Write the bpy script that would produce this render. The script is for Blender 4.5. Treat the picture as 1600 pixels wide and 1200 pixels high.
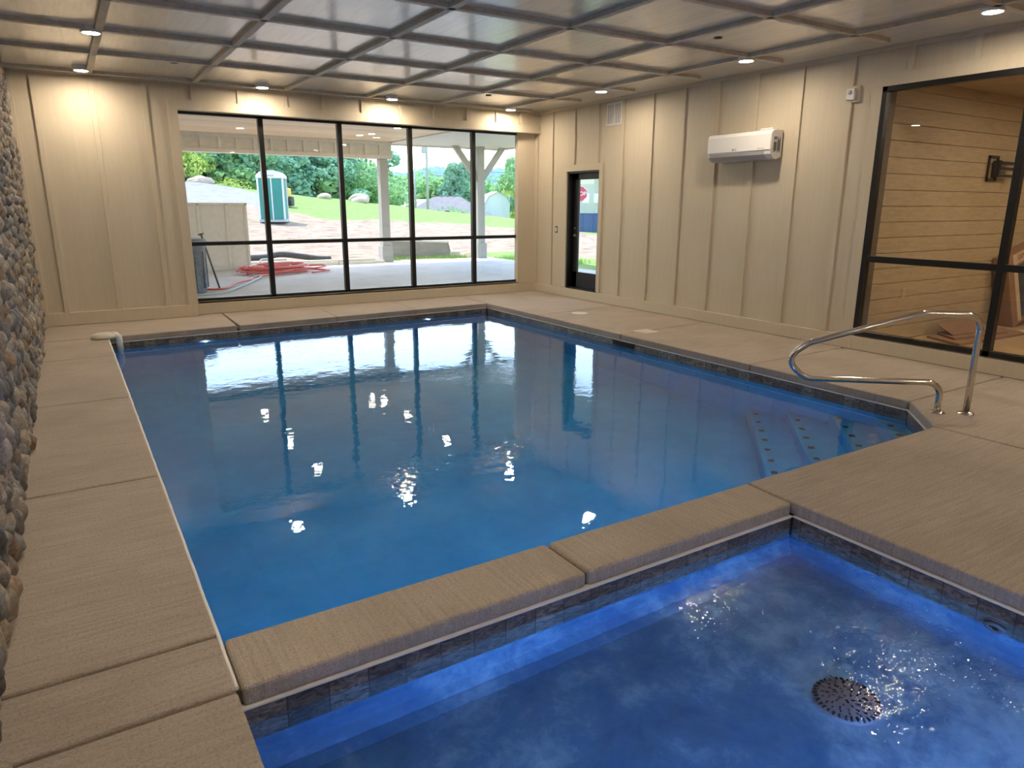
import bpy, bmesh, math, random
import numpy as np
from mathutils import Vector, Matrix

for o in list(bpy.data.objects):
    bpy.data.objects.remove(o)
SC = bpy.context.scene
COL = SC.collection
PI = math.pi

# ------------------------------------------------------------------ camera, world, sun, exposure
def make_camera():
    yaw, pitch, roll = 0.5611, -0.2505, 0.0036
    cy, sy = math.cos(yaw), math.sin(yaw)
    f = Vector((sy*math.cos(pitch), cy*math.cos(pitch), math.sin(pitch)))
    r = Vector((cy, -sy, 0)); u = r.cross(f)
    c, s = math.cos(roll), math.sin(roll)
    r2 = c*r + s*u; u2 = -s*r + c*u
    m = Matrix(((r2.x, u2.x, -f.x, 1.2043), (r2.y, u2.y, -f.y, -1.1472), (r2.z, u2.z, -f.z, 1.6), (0, 0, 0, 1)))
    cd = bpy.data.cameras.new('camera'); co = bpy.data.objects.new('camera', cd)
    COL.objects.link(co); co.matrix_world = m
    cd.sensor_width = 36; cd.lens = 36*1092.99/1600; cd.clip_start = 0.05; cd.clip_end = 3000
    SC.camera = co
make_camera()

SC.view_settings.view_transform = 'Standard'
SC.view_settings.look = 'None'
SC.view_settings.gamma = 1
SC.view_settings.exposure = 0.0
SC.view_settings.use_curve_mapping = False
SC.cycles.max_bounces = 12
SC.cycles.transparent_max_bounces = 24
SC.cycles.sample_clamp_indirect = 24.0

W = bpy.data.worlds.new('world'); SC.world = W; W.use_nodes = True
nt = W.node_tree; nt.nodes.clear()
wo = nt.nodes.new('ShaderNodeOutputWorld'); wb = nt.nodes.new('ShaderNodeBackground')
sk = nt.nodes.new('ShaderNodeTexSky'); sk.sky_type = 'NISHITA'; sk.sun_disc = False
sk.sun_elevation = math.radians(58); sk.sun_rotation = math.radians(20)
sk.air_density = 1.2; sk.dust_density = 0.8; sk.ozone_density = 1.5
nt.links.new(sk.outputs[0], wb.inputs[0]); nt.links.new(wb.outputs[0], wo.inputs[0])
wb.inputs[1].default_value = 0.75

sd = bpy.data.lights.new('sun', 'SUN'); so = bpy.data.objects.new('sun', sd); COL.objects.link(so)
sd.energy = 6.4; sd.angle = math.radians(1.0); sd.color = (1.0, 0.95, 0.88)
sun_to = Vector((-0.26, 0.46, 1.0)).normalized()          # direction towards the sun
so.rotation_euler = sun_to.to_track_quat('Z', 'Y').to_euler(); so.location = (20, 30, 40)

LAMP_W = 435.0      # radiance of a recessed ceiling lamp lens
POOL_W = 175.0      # radiance of an underwater lamp lens
SPA_W = 1350.0

# ------------------------------------------------------------------ materials
MATS = {}
def srgb(r, g, b):
    f = lambda c: c/12.92 if c <= 0.04045 else ((c+0.055)/1.055)**2.4
    return (f(r), f(g), f(b), 1)
class NT:
    def __init__(s, name):
        s.m = bpy.data.materials.new(name); s.m.use_nodes = True; s.t = s.m.node_tree; s.t.nodes.clear()
        s.out = s.t.nodes.new('ShaderNodeOutputMaterial')
        MATS[name] = s.m
    def n(s, typ, **kw):
        nd = s.t.nodes.new(typ)
        for k, v in kw.items():
            if k.startswith('i_'):
                key = k[2:]
                key = int(key) if key.isdigit() else key.replace('_', ' ')
                nd.inputs[key].default_value = v
            else: setattr(nd, k, v)
        return nd
    def l(s, a, b): s.t.links.new(a, b)
    def coords(s, scale=(1, 1, 1), rot=(0, 0, 0)):
        tc = s.n('ShaderNodeTexCoord'); mp = s.n('ShaderNodeMapping'); mp.inputs['Scale'].default_value = scale
        mp.inputs['Rotation'].default_value = rot
        s.l(tc.outputs['Object'], mp.inputs[0]); return mp.outputs[0]
    def noise(s, vec, scale, detail=4, rough=0.55, dist=0):
        nn = s.n('ShaderNodeTexNoise'); nn.inputs['Scale'].default_value = scale; nn.inputs['Detail'].default_value = detail
        nn.inputs['Roughness'].default_value = rough; nn.inputs['Distortion'].default_value = dist
        if vec is not None: s.l(vec, nn.inputs['Vector'])
        return nn.outputs[0]
    def ramp(s, fac, stops):
        r = s.n('ShaderNodeValToRGB'); e = r.color_ramp.elements
        while len(e) < len(stops): e.new(0.5)
        for el, (p, c) in zip(e, stops): el.position = p; el.color = c
        s.l(fac, r.inputs[0]); return r.outputs[0]
    def mix(s, fac, a, b, mode='MIX'):
        m = s.n('ShaderNodeMixRGB', blend_type=mode)
        for k, v in ((0, fac), (1, a), (2, b)):
            if hasattr(v, 'is_output'): s.l(v, m.inputs[k])
            else: m.inputs[k].default_value = v
        return m.outputs[0]
    def math(s, op, a, b=0.0):
        m = s.n('ShaderNodeMath', operation=op)
        for k, v in ((0, a), (1, b)):
            if hasattr(v, 'is_output'): s.l(v, m.inputs[k])
            else: m.inputs[k].default_value = v
        return m.outputs[0]
    def bump(s, h, dist=0.01, strength=1.0, normal=None):
        b = s.n('ShaderNodeBump'); b.inputs['Distance'].default_value = dist; b.inputs['Strength'].default_value = strength
        s.l(h, b.inputs['Height'])
        if normal is not None: s.l(normal, b.inputs['Normal'])
        return b.outputs[0]
    def pbr(s, color, rough=0.5, metal=0.0, bump=None, spec=0.5, **kw):
        p = s.n('ShaderNodeBsdfPrincipled')
        for k, v in (('Base Color', color), ('Roughness', rough), ('Metallic', metal), ('Specular IOR Level', spec)):
            if hasattr(v, 'is_output'): s.l(v, p.inputs[k])
            else: p.inputs[k].default_value = v
        for k, v in kw.items(): p.inputs[k.replace('_', ' ')].default_value = v
        if bump is not None: s.l(bump, p.inputs['Normal'])
        s.l(p.outputs[0], s.out.inputs[0]); return p

def plain(name, col, rough=0.5, metal=0.0, var=0.06, nscale=8.0, bumpd=0.0, spec=0.5):
    s = NT(name); v = s.coords(); n = s.noise(v, nscale, 4)
    lo = tuple(max(0, c*(1-var)) for c in col[:3])+(1,); hi = tuple(min(1, c*(1+var)) for c in col[:3])+(1,)
    c = s.ramp(n, [(0.3, lo), (0.7, hi)])
    b = s.bump(s.noise(v, nscale*6, 3), bumpd) if bumpd else None
    s.pbr(c, rough, metal, b, spec); return s.m
def emis(name, col, st):
    s = NT(name); e = s.n('ShaderNodeEmission'); e.inputs[0].default_value = col; e.inputs[1].default_value = st
    s.l(e.outputs[0], s.out.inputs[0]); return s.m

def m_wall():
    s = NT('wall_paint'); v = s.coords((9, 9, 0.6))
    n = s.noise(v, 3.0, 5, 0.6)
    c = s.ramp(n, [(0.25, (0.555, 0.485, 0.365, 1)), (0.75, (0.60, 0.53, 0.405, 1))])
    v2 = s.coords((40, 40, 2.0)); b = s.bump(s.noise(v2, 3, 4), 0.0015)
    s.pbr(c, 0.62, 0, b)
m_wall()
def m_ceil():
    s = NT('whitewashed_boards'); v = s.coords((7, 0.5, 7)); n = s.noise(v, 3.0, 6, 0.6, 0.4)
    c = s.ramp(n, [(0.25, (0.62, 0.57, 0.46, 1)), (0.5, (0.78, 0.73, 0.61, 1)), (0.75, (0.86, 0.81, 0.69, 1))])
    kn = s.noise(s.coords((3, 3, 3)), 5, 2); k = s.ramp(kn, [(0.24, (0.6, 0.6, 0.6, 1)), (0.30, (1, 1, 1, 1))])
    c = s.mix(1.0, c, k, 'MULTIPLY')
    b = s.bump(s.noise(s.coords((30, 1.5, 30)), 3, 5, 0.6, 0.5), 0.0035)
    s.pbr(c, 0.30, 0, b, 0.6, Coat_Weight=1.0, Coat_Roughness=0.16, Coat_IOR=1.6)
m_ceil()
def m_batten():
    s = NT('ceiling_batten_paint'); n = s.noise(s.coords((4, 4, 4)), 4, 4)
    c = s.ramp(n, [(0.3, (0.50, 0.44, 0.35, 1)), (0.7, (0.62, 0.56, 0.46, 1))]); s.pbr(c, 0.5)
m_batten()
def m_concrete(name, lo, hi, sc, rough=0.72):
    s = NT(name)
    n1 = s.noise(s.coords(sc), 2.0, 8, 0.7); n2 = s.noise(s.coords((1, 1, 1)), 1.3, 5, 0.6)
    c = s.ramp(n1, [(0.25, lo), (0.75, hi)])
    st = s.ramp(n2, [(0.3, (0.86, 0.85, 0.84, 1)), (0.65, (1.04, 1.03, 1.02, 1))]); c = s.mix(1.0, c, st, 'MULTIPLY')
    sp = s.ramp(s.noise(s.coords((1, 1, 1)), 90, 4, 0.75), [(0.30, (0.66, 0.64, 0.62, 1)), (0.46, (1, 1, 1, 1)), (0.62, (1.14, 1.13, 1.11, 1))]); c = s.mix(1.0, c, sp, 'MULTIPLY')
    b = s.bump(n1, 0.008, 0.8); b = s.bump(s.noise(s.coords((1, 1, 1)), 150, 3, 0.7), 0.004, 1.0, b)
    s.pbr(c, rough, 0, b, 0.4)
m_concrete('deck_concrete', (0.335, 0.285, 0.235, 1), (0.50, 0.435, 0.37, 1), (1.2, 26, 1))
m_concrete('coping_concrete', (0.36, 0.31, 0.25, 1), (0.54, 0.47, 0.385, 1), (26, 1.2, 4))
m_concrete('porch_concrete', (0.50, 0.49, 0.47, 1), (0.64, 0.63, 0.61, 1), (1.0, 14, 1))
m_concrete('footing_concrete', (0.30, 0.28, 0.25, 1), (0.42, 0.39, 0.35, 1), (2, 2, 6))
plain('joint_dark', (0.10, 0.08, 0.06, 1), 0.9)
plain('grout_white', (0.86, 0.85, 0.82, 1), 0.6)
plain('coping_edge', (0.55, 0.52, 0.46, 1), 0.7)

def m_tile():
    s = NT('slate_tile'); tc = s.n('ShaderNodeTexCoord')
    sep = s.n('ShaderNodeSeparateXYZ'); s.l(tc.outputs['Object'], sep.inputs[0])
    u = s.math('ADD', sep.outputs[0], sep.outputs[1])
    fr = s.math('FRACT', s.math('MULTIPLY', u, 1/0.152)); cell = s.math('FLOOR', s.math('MULTIPLY', u, 1/0.152))
    wn = s.n('ShaderNodeTexWhiteNoise', noise_dimensions='1D'); s.l(cell, wn.inputs['W'])
    n = s.noise(s.coords((1, 1, 2.5), (0.5, 0.6, 0)), 14, 8, 0.7, 1.5)
    c = s.ramp(n, [(0.30, (0.025, 0.024, 0.022, 1)), (0.45, (0.10, 0.085, 0.07, 1)), (0.6, (0.26, 0.24, 0.21, 1)), (0.75, (0.15, 0.10, 0.06, 1))])
    k = s.math('ADD', s.math('MULTIPLY', wn.outputs[0], 0.7), 0.65); c = s.mix(1.0, c, k, 'MULTIPLY')
    g = s.math('LESS_THAN', fr, 0.035); c = s.mix(g, c, (0.06, 0.05, 0.045, 1))
    b = s.bump(n, 0.006)
    s.pbr(c, 0.3, 0, b, 0.6)
m_tile()
def m_liner(name, lo, hi, dk, scale):
    s = NT(name); n = s.noise(s.coords(), scale, 7, 0.65, 0.6); n2 = s.noise(s.coords(), scale*4, 5, 0.7, 0.3)
    m = s.math('ADD', s.math('MULTIPLY', n, 0.6), s.math('MULTIPLY', n2, 0.4))
    c = s.ramp(m, [(0.36, dk), (0.5, lo), (0.64, hi)])
    s.pbr(c, 0.6, 0, None, 0.3)
m_liner('pool_plaster', (0.028, 0.31, 0.60, 1), (0.045, 0.36, 0.66, 1), (0.02, 0.27, 0.55, 1), 1.2)
m_liner('spa_plaster', (0.060, 0.19, 0.38, 1), (0.22, 0.42, 0.62, 1), (0.025, 0.11, 0.28, 1), 1.5)
plain('step_tile', (0.015, 0.018, 0.025, 1), 0.4)

def m_water(name, layers):
    s = NT(name); h = None
    for sc, dist, amp, msk in layers:
        nn = s.noise(s.coords(), sc, 3, 0.5, dist)
        x = s.math('MULTIPLY', nn, amp)
        if msk:
            tc = s.n('ShaderNodeTexCoord'); vm = s.n('ShaderNodeVectorMath', operation='DISTANCE')
            s.l(tc.outputs['Object'], vm.inputs[0]); vm.inputs[1].default_value = msk[:3]
            mr = s.n('ShaderNodeMapRange', interpolation_type='SMOOTHSTEP'); s.l(vm.outputs['Value'], mr.inputs[0])
            mr.inputs[1].default_value = 0; mr.inputs[2].default_value = msk[3]; mr.inputs[3].default_value = 1; mr.inputs[4].default_value = 0
            x = s.math('MULTIPLY', x, mr.outputs[0])
        h = x if h is None else s.math('ADD', h, x)
    b = s.bump(h, 1.0, 1.0)
    g = s.n('ShaderNodeBsdfGlass'); g.inputs['IOR'].default_value = 1.33; g.inputs['Roughness'].default_value = 0
    g.inputs[0].default_value = (1, 1, 1, 1)
    s.l(b, g.inputs['Normal']); s.l(g.outputs[0], s.out.inputs[0])
m_water('pool_water', [(1.6, 0.3, 0.0035, None), (9, 0.3, 0.0008, None), (24, 0.2, 0.00018, None), (34, 0.3, 0.0011, (5.0, 4.9, -0.15, 1.3)), (16, 0.5, 0.0030, (2.95, 2.92, -0.15, .55)), (16, 0.5, 0.0024, (3.8, 3.1, -0.15, .5)), (18, 0.3, 0.0010, (3.2, 7.6, -0.15, 2.2))])
m_water('spa_water', [(2.0, 0.4, 0.004, None), (7, 0.5, 0.0018, None), (19, 0.7, 0.0085, (4.08, 0.14, -0.15, 1.05)), (20, 0.6, 0.0060, (3.60, 0.70, -0.15, 0.62)), (14, 0.4, 0.0006, None)])

def m_glass(name, tint=(1, 1, 1, 1)):
    s = NT(name); lw_ = s.n('ShaderNodeLayerWeight'); lw_.inputs[0].default_value = 0.5; fz = s.math('ADD', s.math('MULTIPLY', s.math('POWER', lw_.outputs['Facing'], 5.0), 0.96), 0.04)
    t = s.n('ShaderNodeBsdfTransparent'); t.inputs[0].default_value = tint
    g = s.n('ShaderNodeBsdfGlossy'); g.inputs['Roughness'].default_value = 0
    mx = s.n('ShaderNodeMixShader'); s.l(fz, mx.inputs[0]); s.l(t.outputs[0], mx.inputs[1]); s.l(g.outputs[0], mx.inputs[2])
    s.l(mx.outputs[0], s.out.inputs[0])
m_glass('window_glass', (0.97, 0.98, 0.98, 1))
plain('black_frame', (0.008, 0.008, 0.009, 1), 0.35, var=0.1)
plain('door_black', (0.006, 0.006, 0.008, 1), 0.4, var=0.1)
plain('white_plastic', (0.74, 0.74, 0.72, 1), 0.35, var=0.02)
plain('ac_white', (0.80, 0.79, 0.78, 1), 0.22, var=0.01)
plain('ac_grey', (0.42, 0.43, 0.45, 1), 0.35, var=0.02)
plain('label_grey', (0.18, 0.18, 0.18, 1), 0.6)
plain('vent_white', (0.78, 0.76, 0.74, 1), 0.45)
plain('vent_dark', (0.20, 0.19, 0.18, 1), 0.8)
plain('skimmer_lid_cream', (0.66, 0.62, 0.52, 1), 0.5)
plain('switch_grey', (0.10, 0.09, 0.08, 1), 0.4)
plain('sprinkler_metal', (0.05, 0.045, 0.04, 1), 0.5)
def m_steel():
    s = NT('polished_steel'); n = s.noise(s.coords((3, 3, 3)), 12, 3)
    c = s.ramp(n, [(0.3, (0.62, 0.59, 0.55, 1)), (0.7, (0.74, 0.71, 0.67, 1))]); s.pbr(c, 0.14, 1.0)
m_steel()
plain('drain_plastic', (0.15, 0.14, 0.16, 1), 0.5)
plain('drain_dark', (0.01, 0.01, 0.012, 1), 0.8)
emis('lamp_lens', (1.0, 0.83, 0.63, 1), LAMP_W)
emis('porch_lamp_lens', (1.0, 0.88, 0.70, 1), 110.0)
emis('pool_lamp_lens', (0.50, 0.62, 1.0, 1), POOL_W)
emis('spa_lamp_lens', (0.18, 0.42, 1.0, 1), SPA_W)
def m_stone():
    s = NT('river_stone'); a = s.n('ShaderNodeAttribute', attribute_name='stone_colour')
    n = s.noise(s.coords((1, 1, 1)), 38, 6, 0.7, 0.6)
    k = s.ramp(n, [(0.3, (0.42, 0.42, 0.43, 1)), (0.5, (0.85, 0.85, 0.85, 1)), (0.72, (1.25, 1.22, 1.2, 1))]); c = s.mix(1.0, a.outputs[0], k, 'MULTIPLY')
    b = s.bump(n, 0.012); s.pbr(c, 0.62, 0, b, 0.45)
m_stone()
plain('stone_mortar', (0.06, 0.052, 0.045, 1), 0.95, bumpd=0.01)
# adjoining room
def m_shiplap():
    s = NT('shiplap_paint'); n = s.noise(s.coords((1.2, 1.2, 9)), 4, 6, 0.6)
    c = s.ramp(n, [(0.3, (0.45, 0.34, 0.20, 1)), (0.7, (0.56, 0.43, 0.26, 1))]); s.pbr(c, 0.55, 0, s.bump(s.noise(s.coords((3, 3, 30)), 4, 5), 0.002))
m_shiplap()
def m_ply():
    s = NT('plywood_floor'); n = s.noise(s.coords((6, 0.9, 1)), 3, 6, 0.6, 1.0)
    c = s.ramp(n, [(0.3, (0.38, 0.24, 0.11, 1)), (0.7, (0.54, 0.37, 0.19, 1))]); s.pbr(c, 0.5)
m_ply()
plain('cardboard', (0.30, 0.17, 0.09, 1), 0.8)
plain('cardboard_print', (0.62, 0.47, 0.30, 1), 0.6)
plain('print_red', (0.30, 0.10, 0.05, 1), 0.6)
plain('mount_black', (0.03, 0.03, 0.03, 1), 0.5)
plain('dark_screen_print', (0.05, 0.06, 0.08, 1), 0.4)
plain('paper_white', (0.70, 0.66, 0.58, 1), 0.8)
# outside
def m_planks():
    s = NT('porch_ceiling_boards'); tc = s.n('ShaderNodeTexCoord'); sep = s.n('ShaderNodeSeparateXYZ'); s.l(tc.outputs['Object'], sep.inputs[0])
    q = s.math('MULTIPLY', sep.outputs[1], 1/0.14); fr = s.math('FRACT', q); cell = s.math('FLOOR', q)
    wn = s.n('ShaderNodeTexWhiteNoise', noise_dimensions='1D'); s.l(cell, wn.inputs['W'])
    n = s.noise(s.coords((0.5, 8, 1)), 2.5, 6, 0.6)
    c = s.ramp(n, [(0.3, (0.80, 0.58, 0.37, 1)), (0.7, (0.94, 0.76, 0.54, 1))])
    c = s.mix(1.0, c, s.math('ADD', s.math('MULTIPLY', wn.outputs[0], 0.25), 0.85), 'MULTIPLY')
    c = s.mix(s.math('LESS_THAN', fr, 0.06), c, (0.30, 0.2, 0.13, 1)); s.pbr(c, 0.5)
m_planks()
def m_soffit():
    s = NT('grey_soffit_boards'); tc = s.n('ShaderNodeTexCoord'); sep = s.n('ShaderNodeSeparateXYZ'); s.l(tc.outputs['Object'], sep.inputs[0])
    fr = s.math('FRACT', s.math('MULTIPLY', sep.outputs[1], 1/0.14)); n = s.noise(s.coords((0.5, 6, 1)), 2.5, 5)
    c = s.ramp(n, [(0.3, (0.55, 0.55, 0.52, 1)), (0.7, (0.70, 0.70, 0.67, 1))])
    c = s.mix(s.math('LESS_THAN', fr, 0.07), c, (0.28, 0.27, 0.25, 1)); s.pbr(c, 0.5)
m_soffit()
plain('exterior_siding', (0.66, 0.61, 0.53, 1), 0.7)
plain('post_wood', (0.42, 0.40, 0.36, 1), 0.8, nscale=4)
plain('curb_boards_sunlit_rim', (0.66, 0.62, 0.54, 1), 0.8)  # curb boards' own tone; also paints sunlight on the trough rim and side
def m_ground():
    s = NT('field_ground'); a = s.n('ShaderNodeAttribute', attribute_name='cover'); sep = s.n('ShaderNodeSeparateColor'); s.l(a.outputs[0], sep.inputs[0])
    n = s.noise(s.coords((0.35, 1, 1)), 0.9, 8, 0.7); n2 = s.noise(s.coords((0.5, 1, 1)), 3.5, 6, 0.75)
    dirt = s.ramp(n2, [(0.34, (0.20, 0.14, 0.09, 1)), (0.48, (0.40, 0.30, 0.22, 1)), (0.66, (0.47, 0.385, 0.29, 1))])
    grass = s.ramp(n2, [(0.3, (0.17, 0.26, 0.07, 1)), (0.7, (0.31, 0.44, 0.15, 1))])
    grav = s.ramp(n2, [(0.3, (0.22, 0.22, 0.24, 1)), (0.7, (0.42, 0.42, 0.46, 1))])
    def th(ch):
        x = s.math('ADD', ch, s.math('MULTIPLY', s.math('SUBTRACT', n, 0.5), 1.1))
        mr = s.n('ShaderNodeMapRange'); s.l(x, mr.inputs[0]); mr.inputs[1].default_value = 0.42; mr.inputs[2].default_value = 0.58; return mr.outputs[0]
    c = s.mix(th(sep.outputs[0]), dirt, grass); c = s.mix(th(sep.outputs[1]), c, grav)
    s.pbr(c, 0.95, 0, s.bump(n2, 0.12), 0.1)
m_ground()
def m_leaf(name, lo, hi):
    s = NT(name); a = s.n('ShaderNodeAttribute', attribute_name='tone'); c = s.ramp(a.outputs['Fac'], [(0.0, lo), (1.0, hi)])
    d = s.n('ShaderNodeBsdfDiffuse'); t = s.n('ShaderNodeBsdfTranslucent'); s.l(c, d.inputs[0]); s.l(c, t.inputs[0])
    mx = s.n('ShaderNodeMixShader'); mx.inputs[0].default_value = 0.45; s.l(d.outputs[0], mx.inputs[1]); s.l(t.outputs[0], mx.inputs[2]); s.l(mx.outputs[0], s.out.inputs[0])
m_leaf('leaf_green', (0.18, 0.38, 0.18, 1), (0.48, 0.72, 0.36, 1))
m_leaf('leaf_teal', (0.18, 0.38, 0.27, 1), (0.44, 0.70, 0.48, 1))
m_leaf('leaf_yellow', (0.34, 0.50, 0.12, 1), (0.62, 0.74, 0.24, 1))
plain('grass_blade', (0.30, 0.52, 0.12, 1), 0.8)
plain('bark', (0.16, 0.12, 0.09, 1), 0.9)
plain('mountain_haze_blue', (0.10, 0.22, 0.36, 1), 0.95, nscale=0.05, var=0.12)  # distance haze is put into the blue base colour, no volume
plain('teal_plastic', (0.02, 0.24, 0.20, 1), 0.4)
plain('roof_white', (0.72, 0.72, 0.74, 1), 0.5)
plain('rubber_bin', (0.20, 0.23, 0.27, 1), 0.6, bumpd=0.01, var=0.25, nscale=18)
plain('hose_red', (0.62, 0.12, 0.09, 1), 0.5)
plain('hose_grey', (0.32, 0.42, 0.42, 1), 0.5)
plain('pipe_black', (0.07, 0.075, 0.085, 1), 0.45)
plain('machine_yellow', (0.70, 0.45, 0.06, 1), 0.5)
plain('rubber_black', (0.03, 0.03, 0.03, 1), 0.8)
plain('pale_rock', (0.56, 0.44, 0.34, 1), 0.9, bumpd=0.05, nscale=1.5, var=0.2)
plain('shed_siding', (0.86, 0.88, 0.88, 1), 0.6)
plain('shed_roof', (0.62, 0.58, 0.54, 1), 0.7)
plain('shingle_grey', (0.24, 0.23, 0.24, 1), 0.9, nscale=2, var=0.15)
plain('house_white', (0.62, 0.64, 0.64, 1), 0.7)
plain('house_roof_tan', (0.42, 0.37, 0.33, 1), 0.8)
plain('house_window', (0.10, 0.16, 0.20, 1), 0.2)
plain('pole_wood', (0.42, 0.42, 0.40, 1), 0.8)
plain('wire_dark', (0.16, 0.17, 0.18, 1), 0.6)
plain('sign_red', (0.50, 0.02, 0.03, 1), 0.4)
plain('sign_white', (0.75, 0.75, 0.75, 1), 0.4)
plain('dumpster_blue', (0.05, 0.11, 0.24, 1), 0.5)
plain('barn_siding', (0.50, 0.50, 0.42, 1), 0.8)
plain('steel_tool', (0.12, 0.11, 0.10, 1), 0.5)

# ------------------------------------------------------------------ mesh helpers
class MB:
    def __init__(s): s.v = []; s.f = []; s.sm = []
    def add(s, vs, fs, smooth=False):
        b = len(s.v); s.v += [tuple(v) for v in vs]; s.f += [[i+b for i in f] for f in fs]; s.sm += [smooth]*len(fs); return s
    def box(s, x0, x1, y0, y1, z0, z1, M=None):
        vs = [Vector((x, y, z)) for z in (z0, z1) for y in (y0, y1) for x in (x0, x1)]
        if M is not None: vs = [M @ v for v in vs]
        return s.add(vs, [(0, 2, 3, 1), (4, 5, 7, 6), (0, 1, 5, 4), (2, 6, 7, 3), (0, 4, 6, 2), (1, 3, 7, 5)])
    def prism(s, poly, z0, z1, M=None):         # poly = list of (x, y) counter-clockwise
        n = len(poly); vs = [Vector((x, y, z0)) for x, y in poly]+[Vector((x, y, z1)) for x, y in poly]
        if M is not None: vs = [M @ v for v in vs]
        return s.add(vs, [list(range(n))[::-1], list(range(n, 2*n))]+[(i, (i+1) % n, n+(i+1) % n, n+i) for i in range(n)])
    def quad(s, a, b, c, d): return s.add([a, b, c, d], [(0, 1, 2, 3)])
    def lathe(s, prof, seg=24, M=None, cap=True, smooth=True):
        vs = []; fs = []
        for r, z in prof:
            for k in range(seg):
                a = 2*PI*k/seg; vs.append(Vector((r*math.cos(a), r*math.sin(a), z)))
        if M is not None: vs = [M @ v for v in vs]
        for i in range(len(prof)-1):
            for k in range(seg):
                k2 = (k+1) % seg; fs.append((i*seg+k, i*seg+k2, (i+1)*seg+k2, (i+1)*seg+k))
        s.add(vs, fs, smooth)
        if cap:
            b = len(s.v)-len(vs); s.f.append([b+k for k in range(seg)][::-1]); s.f.append([b+(len(prof)-1)*seg+k for k in range(seg)]); s.sm += [False, False]
        return s
    def cyl(s, p0, p1, r, seg=12, r1=None): return s.tube([p0, p1], r, seg, r1)
    def tube(s, pts, r, seg=10, r1=None, closed=False):
        pts = [Vector(p) for p in pts]; n = len(pts); vs = []; fs = []; up = None
        for i, p in enumerate(pts):
            t = (pts[min(i+1, n-1)]-pts[max(i-1, 0)]).normalized()
            if up is None:
                up = Vector((0, 0, 1)) if abs(t.z) < 0.9 else Vector((1, 0, 0))
            a = t.cross(up).normalized(); b = a.cross(t).normalized(); up = b
            rr = r if r1 is None else r+(r1-r)*i/max(1, n-1)
            for k in range(seg):
                w = 2*PI*k/seg; vs.append(p+a*rr*math.cos(w)+b*rr*math.sin(w))
        for i in range(n-1):
            for k in range(seg):
                k2 = (k+1) % seg; fs.append((i*seg+k, i*seg+k2, (i+1)*seg+k2, (i+1)*seg+k))
        s.add(vs, fs, True); b = len(s.v)-len(vs)
        s.f.append([b+k for k in range(seg)][::-1]); s.f.append([b+(n-1)*seg+k for k in range(seg)]); s.sm += [False, False]
        return s
    def mesh(s, name):
        me = bpy.data.meshes.new(name); me.from_pydata(s.v, [], s.f); me.update()
        me.polygons.foreach_set('use_smooth', s.sm); return me
    def build(s, name, mat, parent=None, loc=None, bevel=0, seg=2, rotz=None):
        me = s.mesh(name); me.materials.append(MATS[mat])
        bm = bmesh.new(); bm.from_mesh(me); bmesh.ops.recalc_face_normals(bm, faces=bm.faces); bm.to_mesh(me); bm.free()
        o = bpy.data.objects.new(name, me); COL.objects.link(o)
        if parent is not None: o.parent = parent
        if loc is not None: o.location = loc
        if rotz is not None: o.rotation_euler = (0, 0, rotz)
        if bevel:
            b = o.modifiers.new('bevel', 'BEVEL'); b.width = bevel; b.segments = seg; b.limit_method = 'ANGLE'; b.angle_limit = math.radians(40)
        return o
def tag(o, label=None, cat=None, group=None, kind=None):
    if label: o['label'] = label
    if cat: o['category'] = cat
    if group: o['group'] = group
    if kind: o['kind'] = kind
    return o
def empty(name, loc, label, cat, group=None, rz=0):
    o = bpy.data.objects.new(name, None); COL.objects.link(o); o.location = loc; o.rotation_euler = (0, 0, rz); o.empty_display_size = 0.1
    return tag(o, label, cat, group)
def copy_tree(o, parent=None):
    c = o.copy(); COL.objects.link(c)
    if parent is not None: c.parent = parent
    for ch in [x for x in bpy.data.objects if x.parent == o]: copy_tree(ch, c)
    return c
def struct(mb, name, mat, label=None, cat=None, **kw):
    o = mb.build(name, mat, **kw); o['kind'] = 'structure'
    if label: o['label'] = label
    if cat: o['category'] = cat
    return o
def text_mesh(name, body, size, mat, parent, M, extrude=0.0008):
    cu = bpy.data.curves.new(name, 'FONT'); cu.body = body; cu.size = size; cu.extrude = extrude; cu.align_x = 'CENTER'; cu.align_y = 'CENTER'
    t = bpy.data.objects.new(name+'_src', cu); COL.objects.link(t)
    dg = bpy.context.evaluated_depsgraph_get(); me = bpy.data.meshes.new_from_object(t.evaluated_get(dg))
    bpy.data.objects.remove(t)
    me.transform(M); me.materials.clear(); me.materials.append(MATS[mat])
    o = bpy.data.objects.new(name, me); COL.objects.link(o); o.parent = parent; return o
def arc(c, r, a0, a1, n, ax=(1, 0, 0), ay=(0, 0, 1)):
    c = Vector(c); ax = Vector(ax); ay = Vector(ay)
    return [c+ax*r*math.cos(a0+(a1-a0)*i/n)+ay*r*math.sin(a0+(a1-a0)*i/n) for i in range(n+1)]

# ------------------------------------------------------------------ room dimensions
XS, XR = 0.85, 8.772          # stone face, right wall face
YB, YF = -4.2, 9.975          # rear wall, window wall face
YW = 10.17                    # window plane
HC = 3.222                    # ceiling
PX0, PX1 = 1.512, 7.08        # pool sides
PY0, PYL, PYR = 1.415, 8.73, 9.0
SY0, SY1, SX1 = -1.35, 1.068, 4.45
ZW = -0.15                    # water level
CH0, CH1 = (6.559, 1.415), (7.088, 1.899)

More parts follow.
